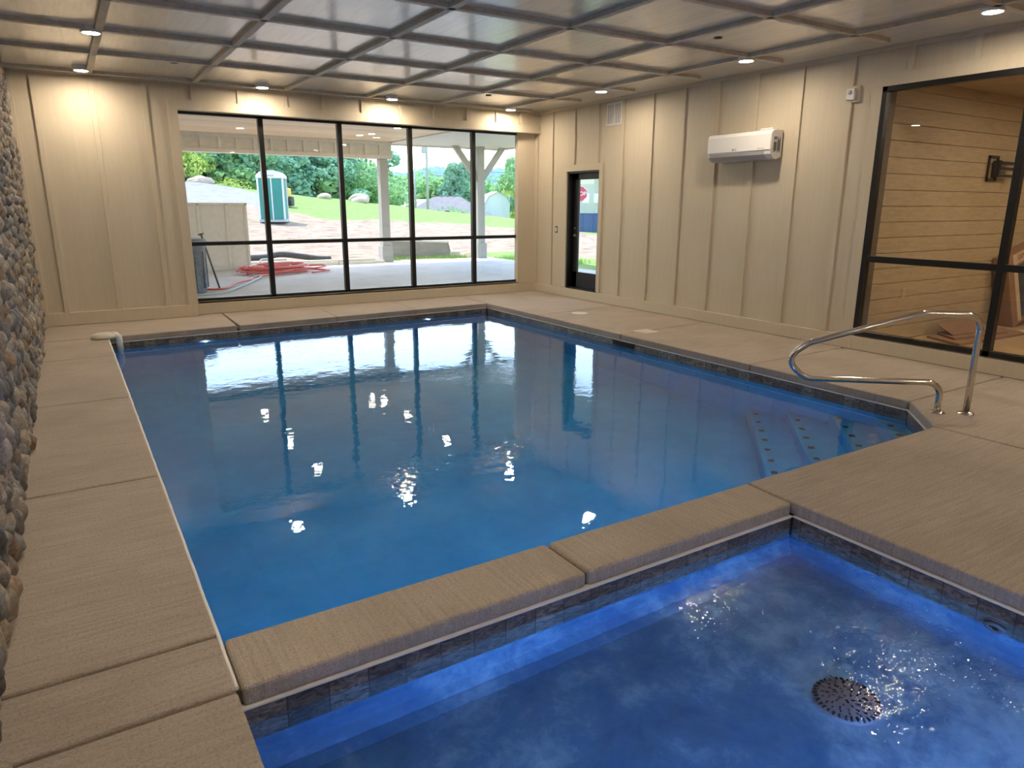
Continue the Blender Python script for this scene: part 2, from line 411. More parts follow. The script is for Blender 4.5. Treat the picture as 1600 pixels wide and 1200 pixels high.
# ------------------------------------------------------------------ deck
gap = 0.008
def slab(mb, poly, inset=gap, t=0.075):
    cx = sum(p[0] for p in poly)/len(poly); n = len(poly); out = []
    for i in range(n):            # inset polygon edges
        p0 = Vector(poly[i-1]); p1 = Vector(poly[i]); p2 = Vector(poly[(i+1) % n])
        d1 = (p1-p0).normalized(); d2 = (p2-p1).normalized(); n1 = Vector((-d1.y, d1.x)); n2 = Vector((-d2.y, d2.x))
        k = 1+n1.dot(n2); out.append(tuple(p1+(n1+n2)*(inset/k)))
    mb.prism(out, -t, 0.0)
fl = MB()
ys = [YB, -3.1, -1.2, 1.08, 1.447, 3.367, 5.48, 7.46, 8.73]
for a, b in zip(ys, ys[1:]): slab(fl, [(0.70, a), (PX0, a), (PX0, b), (0.70, b)])
def yfar(x): return PYL+(PYR-PYL)*(x-PX0)/(PX1-PX0)
xs = [PX0, 3.07, 4.46, 5.75, PX1]
slab(fl, [(0.70, 8.73), (PX0, 8.73), (3.05, yfar(3.05)), (3.09, 10.3), (0.70, 10.3)])
for a, b in zip(xs[1:], xs[2:]): slab(fl, [(a, yfar(a)), (b, yfar(b)), (b+0.05, 10.3), (a+0.02, 10.3)])
yr = [3.58, 5.65, 7.54, 9.02]
slab(fl, [CH1, (XR+.1, 1.91), (XR+.1, 3.60), (PX1, 3.56)])
slab(fl, [(PX1, 3.56), (XR+.1, 3.60), (XR+.1, 5.72), (PX1, 5.60)])
slab(fl, [(PX1, 5.60), (XR+.1, 5.72), (XR+.1, 7.62), (PX1, 7.50)])
slab(fl, [(PX1, 7.50), (XR+.1, 7.62), (XR+.1, 10.3), (7.13, 10.3), (PX1, PYR)])
slab(fl, [(SX1, SY0), (6.62, SY0), (CH0[0], CH0[1]), (SX1+.02, CH0[1]), (SX1, SY1)])
slab(fl, [(6.62, SY0), (XR+.1, SY0), (XR+.1, 1.91), CH1, CH0])
slab(fl, [(PX0, YB), (SX1, YB), (SX1, SY0), (PX0, SY0)])
slab(fl, [(SX1, YB), (XR+.1, YB), (XR+.1, SY0), (SX1, SY0)])
struct(fl, 'floor', 'deck_concrete', 'brushed tan concrete pool deck slabs', 'floor', bevel=0.012, seg=3)
cp = MB()
slab(cp, [(PX0, SY1), (3.01, SY1), (3.01, PY0), (PX0, PY0)], t=0.078)
slab(cp, [(3.01, SY1), (SX1, SY1), (SX1+.02, PY0), (3.01, PY0)], t=0.078)
struct(cp, 'trim_1', 'coping_concrete', 'concrete coping beam between pool and spa', 'coping', bevel=0.018, seg=3)
sb = MB()   # sub-base under the slabs, fills the joints
for x0, x1, y0, y1 in ((0.70, PX0-.03, YB, 10.3), (PX1+.03, XR+.1, 1.95, 10.3), (PX0-.03, PX1+.03, 9.04, 10.3), (SX1+.03, 6.5, YB, 1.38), (6.5, XR+.1, YB, 1.36), (PX0-.03, SX1+.03, YB, SY0-.03), (PX0-.03, SX1+.03, SY1+.03, PY0-.03)):
    sb.box(x0, x1, y0, y1, -0.30, -0.020)
struct(sb, 'trim_2', 'joint_dark')

# ------------------------------------------------------------------ pool basin
pool = empty('swimming_pool', (0, 0, 0), 'large swimming pool of blue water along the window wall', 'swimming pool')
PD = -1.55
pp = [(PX0, PY0), CH0, CH1, (PX1, PYR), (PX0, PYL)]       # outline (counter-clockwise)
def wallstrip(mb, poly, z0, z1, off=0.0):
    n = len(poly)
    for i in range(n):
        a, b = Vector(poly[i]), Vector(poly[(i+1) % n]); d = (b-a).normalized(); nn = Vector((d.y, -d.x))*off
        a2, b2 = a+nn, b+nn
        mb.quad((a2.x, a2.y, z0), (b2.x, b2.y, z0), (b2.x, b2.y, z1), (a2.x, a2.y, z1))
bs = MB(); wallstrip(bs, pp, PD, -0.26, 0.012); bs.add([(x, y, PD) for x, y in [(1.4, 1.3), (7.2, 1.3), (7.2, 9.2), (1.4, 9.2)]], [(0, 1, 2, 3)])
bs.build('basin', 'pool_plaster', pool)
tl = MB(); wallstrip(tl, pp, -0.27, -0.083, 0.008); tl.build('waterline_tile', 'slate_tile', pool)
gt = MB()
def ledge(mb, poly, off, z0, z1, th=0.012):
    n = len(poly)
    for i in range(n):
        a, b = Vector(poly[i]), Vector(poly[(i+1) % n]); d = (b-a).normalized(); nn = Vector((-d.y, d.x))
        p = [a-nn*0.03, b-nn*0.03, b+nn*off, a+nn*off]
        mb.prism([(q.x, q.y) for q in p], z0, z1)
ledge(gt, pp, 0.001, -0.084, -0.076); gt.build('grout_line', 'grout_white', pool)
rq = random.Random(4); be = MB(); P_ = []; yy = 1.10
while yy < PYL-.05: P_.append((PX0-.004+rq.uniform(-.0015, .0015), yy, -.0085+rq.uniform(-.001, .001))); yy += .11
be.tube(P_, .0075, 6); be.build('edge_bead', 'grout_white', pool)
# corner steps, nosings parallel to the cut corner
dgd = Vector((1, 1)).normalized(); nrm = Vector((-1, 1)).normalized()
ucor = [(-3.47, -0.36), (-3.16, -0.65), (-2.83, -0.94), (-2.50, -1.22)]
for u, z in ucor:
    # tread polygon: region of the pool with (y-x)/sqrt2 < u
    c = u*math.sqrt(2); yb = PY0-.0; xa = yb-c; ya = PX1+c
    st = MB(); st.prism([(xa, yb), (PX1+.01, yb), (PX1+.01, ya)], PD, z)
    so_ = st.build('step', 'pool_plaster', pool, bevel=0.02)
    L = (Vector((PX1, ya))-Vector((xa, yb))).length; k = 0; t = 0.10
    while t < L-0.05:
        q = Vector((xa, yb))+dgd*t-nrm*0.075; e = 0.033
        dm = MB(); dm.prism([(q.x-e*1.0, q.y), (q.x, q.y-e), (q.x+e, q.y), (q.x, q.y+e)], z-.002, z+0.006); t += 0.245
        dm.build('nosing_tile', 'step_tile', so_)
def water(poly, mat, parent, name='water'):
    m = MB(); m.add([(x, y, ZW) for x, y in poly], [list(range(len(poly)))]); o = m.build(name, mat, parent)
    me = o.data
    if me.polygons[0].normal.z < 0: me.flip_normals()
    return o
def grow(poly, d):
    cx = sum(p[0] for p in poly)/len(poly); cy = sum(p[1] for p in poly)/len(poly)
    return [(p[0]+(d if p[0] > cx else -d), p[1]+(d if p[1] > cy else -d)) for p in poly]
water(grow(pp, 0.006), 'pool_water', pool)
sk_ = MB(); sk_.box(PX1-.004, PX1+.002, 5.34, 5.74, -0.145, -0.088); sk_.build('skimmer_mouth', 'drain_dark', pool)
# ------------------------------------------------------------------ spa
spa = empty('spa', (0, 0, 0), 'smaller square spa of rippled deep blue water in the foreground', 'spa')
sp = [(PX0, SY0), (SX1, SY0), (SX1, SY1), (PX0, SY1)]
SD = -0.44
bs = MB(); rings = [(-.012, -.26), (-.008, -.33), (.012, -.385), (.05, -.425), (.11, SD)]
vs = []
for o_, z in rings: vs += [(PX0+o_, SY0+o_, z), (SX1-o_, SY0+o_, z), (SX1-o_, SY1-o_, z), (PX0+o_, SY1-o_, z)]
bs.add(vs, [(i*4+k, i*4+(k+1) % 4, (i+1)*4+(k+1) % 4, (i+1)*4+k) for i in range(4) for k in range(4)]+[(16, 17, 18, 19)], False)
bs.build('basin', 'spa_plaster', spa)
tl = MB(); wallstrip(tl, sp, -0.27, -0.083, 0.008); tl.build('waterline_tile', 'slate_tile', spa)
gt = MB(); ledge(gt, sp, 0.001, -0.084, -0.076); gt.build('grout_line', 'grout_white', spa)
water(grow(sp, 0.006), 'spa_water', spa)
# jet and drain
jt = MB(); M = Matrix.Translation((SX1, 0.02, -0.24)) @ Matrix.Rotation(-PI/2, 4, 'Y')
jt.lathe([(0.045, 0), (0.045, 0.012), (0.02, 0.014), (0.02, 0.002)], 20, M, cap=False); j = jt.build('jet_nozzle', 'drain_plastic', spa)
hm = MB(); hm.lathe([(0.02, 0.0), (0.02, 0.006)], 16, M); hm.build('jet_hole', 'drain_dark', j)
dr = empty('floor_drain', (3.60, 0.16, SD), 'round grey pierced drain cover on the spa floor', 'drain')
d = MB(); d.lathe([(0.128, 0), (0.125, 0.02), (0.10, 0.034), (0.001, 0.038)], 36, cap=False); d.build('cover', 'drain_plastic', dr)
d = MB()
for ring, (r, n) in enumerate([(0.025, 5), (0.048, 10), (0.070, 14), (0.090, 18)]):
    for k in range(n):
        a = 2*PI*k/n+ring*0.35; z = 0.0372-0.0022*ring/2
        d.box(-0.008, 0.008, -0.0035, 0.0035, z-0.002, z+0.0022, Matrix.Translation((r*math.cos(a), r*math.sin(a), 0)) @ Matrix.Rotation(a+0.4, 4, 'Z'))
for k in range(34):
    a = 2*PI*k/34; d.box(0.106, 0.124, -0.0045, 0.0045, 0.018, 0.0325, Matrix.Rotation(a, 4, 'Z'))
d.build('slots', 'drain_dark', dr)
# underwater lamps
def uw_lamp(loc, ang, r, mat, label, group=None):
    e = empty('underwater_light', loc, label, 'pool light', group, ang)      # faces +x of its own frame
    M = Matrix.Rotation(PI/2, 4, 'Y')
    b = MB(); b.lathe([(r*1.5, -0.004), (r*1.5, 0.006), (r*1.1, 0.012), (r*1.02, 0.004)], 20, M, cap=False); b.build('rim', 'white_plastic', e)
    b = MB(); b.lathe([(r, 0.003), (r, 0.006)], 20, M); b.build('lens', mat, e)
    return e
uw_lamp((2.62, yfar(2.62)-.02, -0.27), -PI/2, 0.018, 'pool_lamp_lens', 'small glowing underwater light below the window wall, nearer the left corner')
uw_lamp((5.96, yfar(5.96)-.02, -0.27), -PI/2, 0.018, 'pool_lamp_lens', 'small glowing underwater light below the window wall, nearer the right corner')
for x in (2.3, 3.7, 5.1):  # added lamps, hidden from view, to light the basin evenly
    uw_lamp((x, PY0+.01, -0.60), PI/2, 0.075, 'pool_lamp_lens', 'unseen underwater light added under the coping to light the pool evenly', 'added unseen lights in the near pool wall')
uw_lamp((3.25, SY0+.01, -0.30), PI/2, 0.05, 'spa_lamp_lens', 'blue underwater spa light in the near spa wall')
uw_lamp((PX0+.01, -0.4, -0.30), 0, 0.04, 'spa_lamp_lens', 'blue underwater spa light in the left spa wall')

# ------------------------------------------------------------------ walls
BT, BW = 0.028, 0.062        # batten thickness and width
wf = MB()                    # window wall
wf.box(0.55, 2.74, YF, YF+.35, -0.05, HC)                 # left of the window
wf.box(2.74, XR+.3, YF, YF+.35, 2.86, HC)                 # header
wf.box(2.74, XR+.3, YW-.06, YF+.35, -0.05, 0.165)         # sill wall
for x in (1.115, 1.745, 2.355): wf.box(x-BW/2, x+BW/2, YF-BT, YF, 0.17, HC-.05)
for x in (2.965, 3.575, 4.22, 4.80, 5.42, 6.05, 6.66, 7.28, 7.86, 8.36): wf.box(x-BW/2, x+BW/2, YF-BT, YF, 2.98, HC-.04)
wf.box(XS-.02, XS+.045, YF-BT, YF, 0, HC)
wf.box(2.62, 2.745, YF-BT, YF+.1, 0.17, 2.855)             # left casing
wf.box(2.62, XR, YF-BT, YF+.12, 2.855, 2.985)             # head casing
wf.box(XS, XR, YF-BT*.8, YF, HC-.035, HC)
wf.box(8.375, XR, YW-.09, YW+.02, 0.165, 2.87)            # right jamb strip
struct(wf, 'wall_back', 'wall_paint', 'cream board and batten wall around the long window', 'wall', bevel=0.0015, seg=1)
bb = MB(); bb.box(XS-.02, 2.742, YF-.03, YF, 0.004, 0.175); bb.box(2.742, XR, YW-.085, YW-.05, 0.004, 0.19)
bb.box(2.742, XR-.02, YW-.085, YW+.02, 0.165, 0.19)
struct(bb, 'baseboard_back', 'wall_paint', bevel=0.003, seg=1)
DY0, DY1, DZ0, DZ1 = 8.20, 9.085, 0.150, 2.163            # door opening
WY0, WY1, WZ0, WZ1 = -0.72, 3.50, 0.17, 2.825             # inner big window opening
wr = MB(); T = 0.22
wr.box(XR, XR+T, DY1, YF+.5, -.05, HC); wr.box(XR, XR+T, DY0, DY1, DZ1, HC); wr.box(XR, XR+T, DY0, DY1, -.05, DZ0)
wr.box(XR, XR+T, WY1, DY0, -.05, HC); wr.box(XR, XR+T, WY0, WY1, WZ1, HC); wr.box(XR, XR+T, WY0, WY1, -.05, WZ0); wr.box(XR, XR+T, YB, WY0, -.05, HC)
for k, y in enumerate([9.551, 8.911, 8.274, 7.66, 7.015, 6.386, 5.777, 5.15, 4.511, 3.875, 3.235, 2.60, 1.965, 1.33, 0.695, 0.06, -.57, -1.2, -1.84, -2.47, -3.1]):
    z0 = 0.17; 
    if DY0-.05 < y < DY1+.05: z0 = DZ1+.11
    if WY0-.12 < y < WY1+.12: z0 = WZ1+.13
    wr.box(XR-BT, XR, y-BW/2, y+BW/2, z0, HC-.045)
wr.box(XR-BT*.9, XR, YB, YW-.05, HC-.045, HC)             # top rail
cw = 0.085
wr.box(XR-BT, XR, DY1, DY1+cw, 0.17, DZ1); wr.box(XR-BT, XR, DY0-cw, DY0, 0.17, DZ1); wr.box(XR-BT, XR, DY0-cw, DY1+cw, DZ1, DZ1+cw+.02)
wr.box(XR-BT, XR, WY1, WY1+.12, 0.17, WZ1); wr.box(XR-BT, XR, WY0-.12, WY1+.12, WZ1, WZ1+.13); wr.box(XR-BT, XR, WY0-.12, WY0, .17, WZ1)
wr.box(XR-BT, XR, YW-.17, YW-.085, 0.17, HC-.36)
struct(wr, 'wall_right', 'wall_paint', 'cream board and batten wall with door, heat pump and black framed window', 'wall', bevel=0.0015, seg=1)
bb = MB(); bb.box(XR-.028, XR, WY1, YW-.05, 0.004, 0.155); bb.box(XR-.028, XR, YB, WY1, 0.004, 0.155)
struct(bb, 'baseboard_right', 'wall_paint', bevel=0.003, seg=1)
wb_ = MB(); wb_.box(0.5, XR+.3, YB-.2, YB, -.05, HC); 
for k in range(13): wb_.box(0.85+k*.635, 0.91+k*.635, YB, YB+BT, .17, HC-.04)
struct(wb_, 'wall_front', 'wall_paint')
# ceiling
ce = MB(); ce.box(0.45, XR+.3, YB-.2, YF+.36, HC, HC+.15)
struct(ce, 'ceiling', 'whitewashed_boards', 'whitewashed board ceiling divided by a grid of battens', 'ceiling')
cb = MB(); cwd, ct = 0.034, 0.040
for i in range(6):
    x = 1.7346+1.2286*i; cb.box(x-cwd, x+cwd, YB, 9.74, HC-ct, HC)
for j in range(0, 11):
    y = 9.584-1.2534*j if j else 9.735
    cb.box(0.80, XR-.35, y-cwd, y+cwd, HC-ct, HC)
struct(cb, 'trim_3', 'ceiling_batten_paint', 'grid of ceiling battens', 'trim', bevel=0.002, seg=1)
# stone wall
mo = MB(); mo.box(0.45, 0.775, YB, YF+.1, -.05, HC)
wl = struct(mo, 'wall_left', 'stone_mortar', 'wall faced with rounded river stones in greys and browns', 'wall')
def stones():
    rng = np.random.default_rng(7)
    def ico(sub):
        bm = bmesh.new(); bmesh.ops.create_icosphere(bm, subdivisions=sub, radius=1)
        v = np.array([q.co[:] for q in bm.verts]); f = np.array([[w.index for w in q.verts] for q in bm.faces]); bm.free(); return v, f
    bases = {3: ico(3), 2: ico(2)}
    pal = np.array([(0.30, 0.27, 0.24), (0.36, 0.31, 0.25), (0.22, 0.21, 0.20), (0.42, 0.37, 0.30), (0.14, 0.13, 0.125), (0.34, 0.24, 0.15), (0.27, 0.22, 0.18), (0.40, 0.33, 0.25), (0.19, 0.185, 0.18), (0.29, 0.20, 0.13)])
    V, F, C = [], [], []; nb = 0
    z = 0.03; row = 0
    while z < HC+.02:
        h = rng.uniform(0.085, 0.135); y = 0.0+rng.uniform(0, .1)
        while y < YF+.02:
            w = rng.uniform(0.08, 0.165)
            cyy = y+w/2; cz = z+h/2+rng.uniform(-.02, .02)
            sub = 3 if cyy < 4.2 else 2
            bv, bf = bases[sub]
            k1, k2, k3 = rng.normal(0, 1, 3), rng.normal(0, 1, 3), rng.uniform(0, 6, 3)
            v = bv*(1+0.17*np.sin(bv@k1*2.2+k3[0])[:, None]+0.11*np.sin(bv@k2*3.6+k3[1])[:, None]+0.05*np.sin(bv@(k1+k2)[::-1]*5+k3[2])[:, None])
            v = np.sign(v)*np.abs(v)**0.86
            v = v*np.array([rng.uniform(0.038, 0.068), w*rng.uniform(.48, .62), h*rng.uniform(.50, .72)])
            a = rng.normal(0, .7); ca, sa = math.cos(a), math.sin(a); R = np.array([[1, 0, 0], [0, ca, -sa], [0, sa, ca]])
            a = rng.normal(0, .40); ca, sa = math.cos(a), math.sin(a); R2 = np.array([[ca, -sa, 0], [sa, ca, 0], [0, 0, 1]])
            a = rng.normal(0, .25); ca, sa = math.cos(a), math.sin(a); R3 = np.array([[ca, 0, sa], [0, 1, 0], [-sa, 0, ca]])
            v = v@R.T@R2.T@R3.T+np.array([rng.uniform(0.775, 0.805), min(cyy, YF-.03), min(max(cz, .04), HC-.03)])
            V.append(v); F.append(bf+nb); nb += len(v)
            c = pal[rng.integers(len(pal))]*rng.uniform(.8, 1.25)
            C.append(np.repeat(np.append(c, 1)[None, :], len(v), 0)); y += w*0.93
        z += h*0.90; row += 1
    V = np.concatenate(V); F = np.concatenate(F); C = np.concatenate(C)
    me = bpy.data.meshes.new('stone_facing'); me.vertices.add(len(V)); me.vertices.foreach_set('co', V.ravel())
    me.loops.add(F.size); me.loops.foreach_set('vertex_index', F.ravel()); me.polygons.add(len(F))
    me.polygons.foreach_set('loop_start', np.arange(len(F))*3); me.polygons.foreach_set('loop_total', np.full(len(F), 3))
    me.polygons.foreach_set('use_smooth', np.ones(len(F), bool)); me.update()
    at = me.color_attributes.new('stone_colour', 'FLOAT_COLOR', 'POINT'); at.data.foreach_set('color', C.ravel())
    me.materials.append(MATS['river_stone'])
    o = bpy.data.objects.new('stone_facing', me); COL.objects.link(o); o.parent = wl
stones()

# ------------------------------------------------------------------ long window
wx = [2.515]+[2.451+1.1773*k for k in range(1, 6)]
wx = [2.735, 3.873, 5.076, 6.279, 7.481, 8.690]
WD = YW; zs, zm, zt = 0.197, 1.031, 2.867
wn = tag(bpy.data.objects.new('window_1', None), 'long black framed ten pane window onto the porch', 'window', kind='structure'); COL.objects.link(wn)
# scale so the frame sits in the plane y = YW
def wxs(x): return x
fr = MB(); fw = 0.022
X0, X1 = 2.70, 8.694
mull = [2.6804+1.2027*k for k in range(1, 5)]
fr.box(X0-.02, X0+.045, WD-.03, WD+.05, zs-.02, zt+.03); fr.box(X1-.06, X1+.005, WD-.03, WD+.05, zs-.02, zt+.03)
fr.box(X0, X1, WD-.03, WD+.05, zt-.045, zt+.03); fr.box(X0, X1, WD-.03, WD+.05, zs-.02, zs+.035)
for x in mull: fr.box(x-.036, x+.036, WD-.03, WD+.05, zs, zt)
fr.box(X0, X1, WD-.028, WD+.048, zm-.028, zm+.028)
fo = fr.build('window_frame', 'black_frame', wn, bevel=0.003, seg=1)
xe = [X0+.03]+mull+[X1-.04]
for a, b in zip(xe, xe[1:]):
    for c, d_ in ((zs+.02, zm), (zm, zt-.03)):
        g = MB(); g.box(a+.02, b-.02, WD+.008, WD+.014, c+.01, d_-.01); g.build('window_pane', 'window_glass', wn)

# ------------------------------------------------------------------ black door
dn = tag(bpy.data.objects.new('door_1', None), 'black full glass exterior door in the right wall', 'door', kind='structure'); COL.objects.link(dn)
DX = XR+.10
b = MB(); b.box(XR-.002, XR+.20, DY1-.035, DY1, DZ0, DZ1); b.box(XR-.002, XR+.20, DY0, DY0+.035, DZ0, DZ1); b.box(XR-.002, XR+.20, DY0, DY1, DZ1-.035, DZ1); b.box(XR-.002, XR+.20, DY0, DY1, DZ0, DZ0+.03)
b.build('door_frame', 'door_black', dn, bevel=.002, seg=1)
b = MB(); a0, a1 = DY0+.035, DY1-.035
b.box(DX, DX+.045, a1-.14, a1, DZ0+.03, DZ1-.035); b.box(DX, DX+.045, a0, a0+.12, DZ0+.03, DZ1-.035); b.box(DX, DX+.045, a0, a1, DZ1-.135, DZ1-.035); b.box(DX, DX+.045, a0, a1, DZ0+.03, DZ0+.30)
lf = b.build('door_leaf', 'door_black', dn, bevel=.003, seg=1)
b = MB(); b.box(DX+.018, DX+.024, a0+.11, a1-.13, DZ0+.29, DZ1-.13); b.build('door_glass', 'window_glass', lf)
b = MB(); b.lathe([(0.026, 0), (0.026, .008), (0.02, .012), (.01, .014), (.01, .045)], 16, Matrix.Translation((DX, a1-.07, 1.08)) @ Matrix.Rotation(-PI/2, 4, 'Y'))
b.cyl((DX-.045, a1-.07, 1.08), (DX-.045, a1-.17, 1.075), .009, 10); b.build('door_handle', 'steel_tool', lf)
b = MB(); b.lathe([(0.022, 0), (0.022, .010), (0.016, .014)], 16, Matrix.Translation((DX, a1-.07, 1.20)) @ Matrix.Rotation(-PI/2, 4, 'Y')); b.build('deadbolt', 'steel_tool', lf)

# ------------------------------------------------------------------ inner window and adjoining room
w2 = tag(bpy.data.objects.new('window_2', None), 'large black framed interior window into the adjoining room', 'window', kind='structure'); COL.objects.link(w2)
b = MB(); k = .055; x0, x1 = XR-.028, XR+.05
b.box(x0, x1, WY1-k, WY1, WZ0, WZ1); b.box(x0, x1, WY0, WY0+k, WZ0, WZ1); b.box(x0, x1, WY0, WY1, WZ1-k, WZ1); b.box(x0, x1, WY0, WY1, WZ0, WZ0+k)
for y in (2.093, 0.686): b.box(x0, x1, y-.034, y+.034, WZ0, WZ1)
b.box(x0+.002, x1-.002, WY0, WY1, 1.017-.028+.01, 1.017+.028+.02)
b.build('window_frame', 'black_frame', w2, bevel=.003, seg=1)
ye = [WY0+k-.01, 0.686, 2.093, WY1-k+.01]
for a, c in zip(ye, ye[1:]):
    for z0, z1 in ((WZ0+.04, 1.03), (1.03, WZ1-.04)):
        g = MB(); g.box(XR+.008, XR+.014, a+.01, c-.01, z0, z1); g.build('window_pane', 'window_glass', w2)
RX1 = 14.6
rf = MB(); rf.box(XR+T, RX1, YB, 3.6, -0.12, -0.02)
struct(rf, 'floor.001', 'plywood_floor', 'bare wood floor of the adjoining room', 'floor')
sl = MB(); z = -0.02
while z < 2.98:
    sl.box(XR+T, RX1, 3.60, 3.62, z+.004, min(z+.178, 2.98)); z += .18
sl.box(XR+T, RX1, 3.615, 3.72, -.05, 3.0)
struct(sl, 'wall_side', 'shiplap_paint', 'shiplap board wall of the adjoining room', 'wall', bevel=.004, seg=1)
sl = MB(); z = -0.02
while z < 2.98:
    sl.box(RX1, RX1+.02, YB, 3.6, z+.004, min(z+.178, 2.98)); z += .18
sl.box(RX1+.01, RX1+.1, YB, 3.7, -.05, 3.0); sl.box(XR+T, RX1, YB-.1, YB, -.05, 3.0)
struct(sl, 'wall_far', 'shiplap_paint', bevel=.004, seg=1)
rc = MB(); rc.box(XR+T, RX1, YB, 3.7, 2.98, 3.05); struct(rc, 'ceiling.001', 'shiplap_paint', 'ceiling of the adjoining room', 'ceiling')
jb = MB(); jb.box(XR+.05, XR+T+.005, WY1-.012, WY1+.01, WZ0, WZ1); jb.box(XR+.05, XR+T+.005, WY0, WY1, WZ0-.005, WZ0+.01)
plain('jamb_brown', (0.16, 0.115, 0.075, 1), 0.6); struct(jb, 'trim_4', 'jamb_brown')
mt = empty('tv_wall_mount', (11.62, 3.595, 2.08), 'black metal television wall mount on the shiplap wall', 'tv mount')
b = MB(); b.box(-.20, -.17, -.02, 0, -.16, .16); b.box(.02, .05, -.02, 0, -.16, .16); b.box(-.20, .05, -.02, 0, .13, .16); b.box(-.20, .05, -.02, 0, -.16, -.13); b.build('wall_plate', 'mount_black', mt)
b = MB()
for zz in (.07, -.0, -.09): b.box(-.06, .34, -.09, -.06, zz-.018, zz+.018)
b.build('arm', 'mount_black', mt); b = MB(); b.box(.30, .34, -.13, -.09, -.18, .18); b.build('screen_bracket', 'mount_black', mt); b = MB(); b.box(-.08, -.03, -.09, -.01, -.11, .1); b.build('hinge_bracket', 'mount_black', mt)
ou = empty('wall_outlet', (9.87, 3.597, .565), 'white outlet plate low on the shiplap wall', 'outlet')
b = MB(); b.box(-.036, .036, -.007, 0, -.06, .06); b.build('cover_plate', 'cardboard_print', ou, bevel=.002); b = MB(); b.box(-.014, .014, -.010, -.005, .012, .042); b.build('socket', 'shiplap_paint', ou); b = MB(); b.box(-.014, .014, -.010, -.005, -.042, -.012); b.build('socket', 'shiplap_paint', ou)
tv = empty('television_box', (12.74, 3.30, -.02), 'tall printed television carton leaning on the shiplap wall', 'box')
Mx = Matrix.Rotation(-.13, 4, 'X')
Mb = Mx @ Matrix.Rotation(math.radians(-13), 4, 'Y')
b = MB(); b.box(-.55, .75, -.02, .16, .12, 1.12, Mb); b.build('carton', 'cardboard', tv, bevel=.006)
b = MB(); b.box(-.40, .74, -.024, -.019, .96, 1.10, Mb); b.box(-.40, -.30, -.024, -.019, .16, .96, Mb); b.build('printed_band', 'cardboard_print', tv)
b = MB(); b.box(-.28, .74, -.024, -.019, .2, .93, Mb); b.build('screen_picture', 'dark_screen_print', tv)
text_mesh('lettering', 'SAMSUNG', .11, 'print_red', tv, Mb @ Matrix.Translation((-.02, -.026, 1.03)) @ Matrix.Rotation(PI/2, 4, 'X'))
cb_ = empty('flattened_carton', (10.85, 3.22, -.02), 'flattened brown cardboard carton lying on the wood floor', 'cardboard')
b = MB(); b.prism([(-.75, -.25), (.8, -.30), (1.1, .28), (-.5, .26)], 0, .03); b.prism([(-.55, -.1), (.55, -.2), (.8, .2), (-.3, .24)], .03, .055); b.build('panel', 'cardboard', cb_)
b = MB(); b.add([(-.4, .0, .055), (.5, -.02, .055), (.55, .22, .20), (-.30, .26, .15), (-.4, .0, .065), (.5, -.02, .065), (.55, .22, .21), (-.30, .26, .16)], [(0, 1, 2, 3), (4, 5, 6, 7), (0, 1, 5, 4), (1, 2, 6, 5), (2, 3, 7, 6), (3, 0, 4, 7)]); b.build('flap', 'cardboard', cb_)
b = MB(); b.prism([(-.25, -.12), (.25, -.18), (.30, .1), (-.05, .14)], -.02, -.008); tag(b.build('paper_scrap', 'paper_white', None, loc=(11.95, 2.95, .0)), 'white scrap of paper on the wood floor', 'paper')
for x, y in ((10.6, 2.0), (12.6, 2.0), (10.6, -.5), (12.6, -.5)):
    e = empty('recessed_light', (x, y, 2.98), 'recessed ceiling light in the adjoining room', 'ceiling light', 'recessed lights in the adjoining room')
    b = MB(); b.lathe([(.085, 0), (.085, -.008), (.07, -.008)], 24, cap=False); b.build('trim_ring', 'white_plastic', e)
    b = MB(); b.lathe([(.07, -.003), (.07, -.006)], 24); b.build('lens', 'lamp_lens', e)

# ------------------------------------------------------------------ ceiling lamps, sprinklers
lab = {0: 'recessed ceiling light in front of the stone wall, second from the window wall',
       1: 'recessed ceiling light in the corner above the left end of the window wall',
       2: 'recessed ceiling light above the left part of the long window',
       3: 'recessed ceiling light above the middle of the long window',
       4: 'recessed ceiling light above the right end of the long window',
       5: 'recessed ceiling light beside the wall vent above the black door',
       6: 'recessed ceiling light above the white heat pump',
       7: 'recessed ceiling light near the interior window, at the right edge'}
LP = [(1.67, 7.12), (1.64, 9.44), (3.81, 9.55), (5.76, 9.60), (7.94, 9.64), (7.96, 7.24), (7.92, 4.64), (7.98, 2.15), (1.67, 4.64), (1.67, 2.15), (1.67, -.35), (7.95, -.35), (3.85, -2.6), (6.0, -2.6)]
first = None
for i, (x, y) in enumerate(LP):
    if first is None:
        first = empty('recessed_light', (x, y, HC), lab[0], 'ceiling light', 'recessed lights in the pool room ceiling')
        b = MB(); b.lathe([(.092, 0), (.092, -.050), (.084, -.058), (.074, -.058), (.074, -.050)], 28, cap=False); b.build('trim_ring', 'white_plastic', first)
        b = MB(); b.lathe([(.074, -.048), (.074, -.0565)], 28); b.build('lens', 'lamp_lens', first)
        e = first
    else:
        e = copy_tree(first); e.location = (x, y, HC)
        e['label'] = lab.get(i, 'recessed ceiling light over the pool room, outside the picture')
splab = ['dark sprinkler cap in the ceiling left of the heat pump light', 'dark sprinkler cap in the ceiling near the left end of the window', 'dark sprinkler cap in the ceiling near the right end of the window']
for (x, y), l in zip([(6.977, 4.205), (2.577, 8.59), (6.971, 8.736)], splab):
    b = MB(); b.lathe([(.042, 0), (.042, -.008), (.02, -.012)], 20); tag(b.build('sprinkler_cap', 'sprinkler_metal', None, loc=(x, y, HC)), l, 'sprinkler', 'sprinkler caps in the ceiling')

